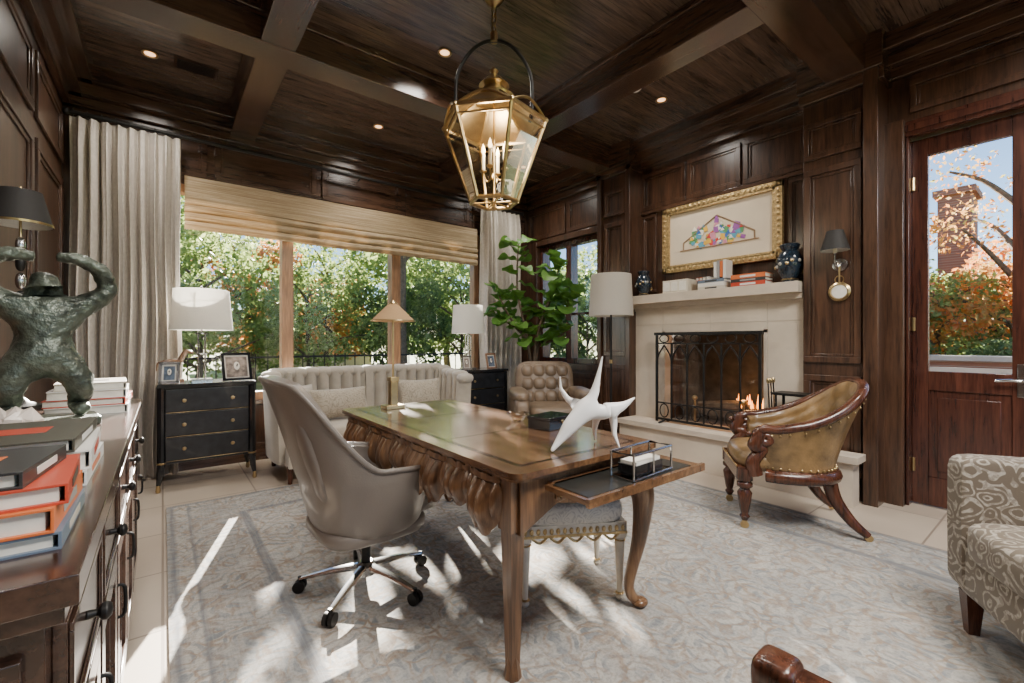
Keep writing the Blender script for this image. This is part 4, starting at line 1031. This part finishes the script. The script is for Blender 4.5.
def prep(src,tag):
    mb,lv=src; o=mb.done(tag); me=o.data; D.objects.remove(o); return me,lv
T1=prep(tree_meshes('oak',4.3,2.5,5600,.095,LEAFG,1,1.1),'oak_trunk')
T2=prep(tree_meshes('maple',4.0,2.0,5000,.085,LEAFY,2,1.1),'maple_trunk')
T3=prep(tree_meshes('laurel',3.4,1.9,5800,.095,LEAFD,3,.6),'laurel_trunk')
grove=empty('tree_line'); grove2=empty('autumn_tree_line')
def tree(src,loc,rz,sc,par,sz=1):
    mbm,lv=src
    for nm,me in (('trunk',mbm),('foliage',lv)):
        o=D.objects.new(nm,me); COL.objects.link(o); o.parent=par; o.location=loc; o.rotation_euler=(0,0,rz); o.scale=(sc,sc,sc*sz)
for i,(x,y,s,t) in enumerate(((-1.8,13,.85,0),(.7,12.8,.82,0),(3.2,13.3,.72,0),(6.0,13.6,.85,2),(8.6,14,.9,0),(-4.5,15,1.0,2),(2.4,17,.95,1),(5.2,18.5,1.15,0),(12,16,1.1,2),(-.8,18,1.3,0),(8.4,18.5,1.2,0),(14.5,15,1.1,0),(4.4,15.8,.75,1),(11,13.2,.9,0),(-3.5,20,1.5,0),(2.2,20.5,1.35,0),(11.5,20,1.5,0))):
    tree((T1,T2,T3)[t],(x,y,-.14),i*1.3,s,grove)
for i,(x,y,s,t) in enumerate(((12.2,3.4,.85,1),(13,.6,.72,1),(12.8,1.9,.62,0),(13.5,-1.4,.8,1),(11.5,5.8,.8,2),(14,5.4,.9,0),(11.6,8,.9,0),(10.4,2.2,.36,2),(10.2,.6,.36,2),(11.5,10.5,1.0,2),(10.8,-.6,.45,0))):
    tree((T1,T2,T3)[t],(x,y,-.14),i*2.1+1,s,grove2)
TS=prep(tree_meshes('sparse_maple',5.2,1.7,2200,.05,LEAFY,9,1.5),'sparse_trunk')
tree(TS,(12.6,.75,-.14),.7,.95,grove2)
GOBO_TREE=prep(tree_meshes('shade',6.2,2.4,520,.24,LEAFG,5,4.3),'gobo_trunk')  # canopy above the view, added to break up the sunlight
tree(GOBO_TREE,(5.6,12.4,-.14),1.4,1.0,grove)

# ---------------------------------------------------------------- light
w=D.worlds.new('World'); SC.world=w; w.use_nodes=True; nt=w.node_tree; bg=nt.nodes['Background']
sky=N(nt,'ShaderNodeTexSky'); sky.sky_type='NISHITA'; sky.sun_disc=False; sky.sun_elevation=rad(32); sky.sun_rotation=rad(-60); sky.air_density=1; sky.dust_density=.0; sky.ozone_density=4
L(nt,sky.outputs[0],bg.inputs[0]); bg.inputs[1].default_value=.42
sd=Vector((-.30,-1,-.405)).normalized()
l=D.lights.new('sun','SUN'); l.energy=72; l.angle=rad(.35); l.color=(1,.93,.82)
o=D.objects.new('sun',l); COL.objects.link(o); o.rotation_euler=sd.to_track_quat('-Z','Y').to_euler(); o.location=(6,12,9)
mb=MB(); mb.bb(-.8,.8,-.35,.35,-.05,0,BRASS); cf=mb.done('added_fill_fixture',(1.8,-.75,ZC),bevel=.006)  # unseen fixture added behind the camera as fill light for the room
l=D.lights.new('rear_fill','AREA'); l.shape='RECTANGLE'; l.size=1.5; l.size_y=.6; l.energy=210; l.color=(1,.95,.88)
o=D.objects.new('rear_fill_lamp',l); COL.objects.link(o); o.parent=cf; o.location=(0,0,-.06)
l=D.lights.new('lantern_bulbs','POINT'); l.energy=20; l.color=(1,.88,.7); l.shadow_soft_size=.09
o=D.objects.new('bulb_light',l); COL.objects.link(o); o.parent=lc; o.location=(0,0,2.5)
cam=D.cameras.new('camera'); cam.sensor_width=36; cam.lens=447/1024*36; cam.clip_start=.02
co=D.objects.new('camera',cam); COL.objects.link(co); co.location=(0,0,1.22); co.rotation_euler=(rad(90),0,rad(-38)); SC.camera=co
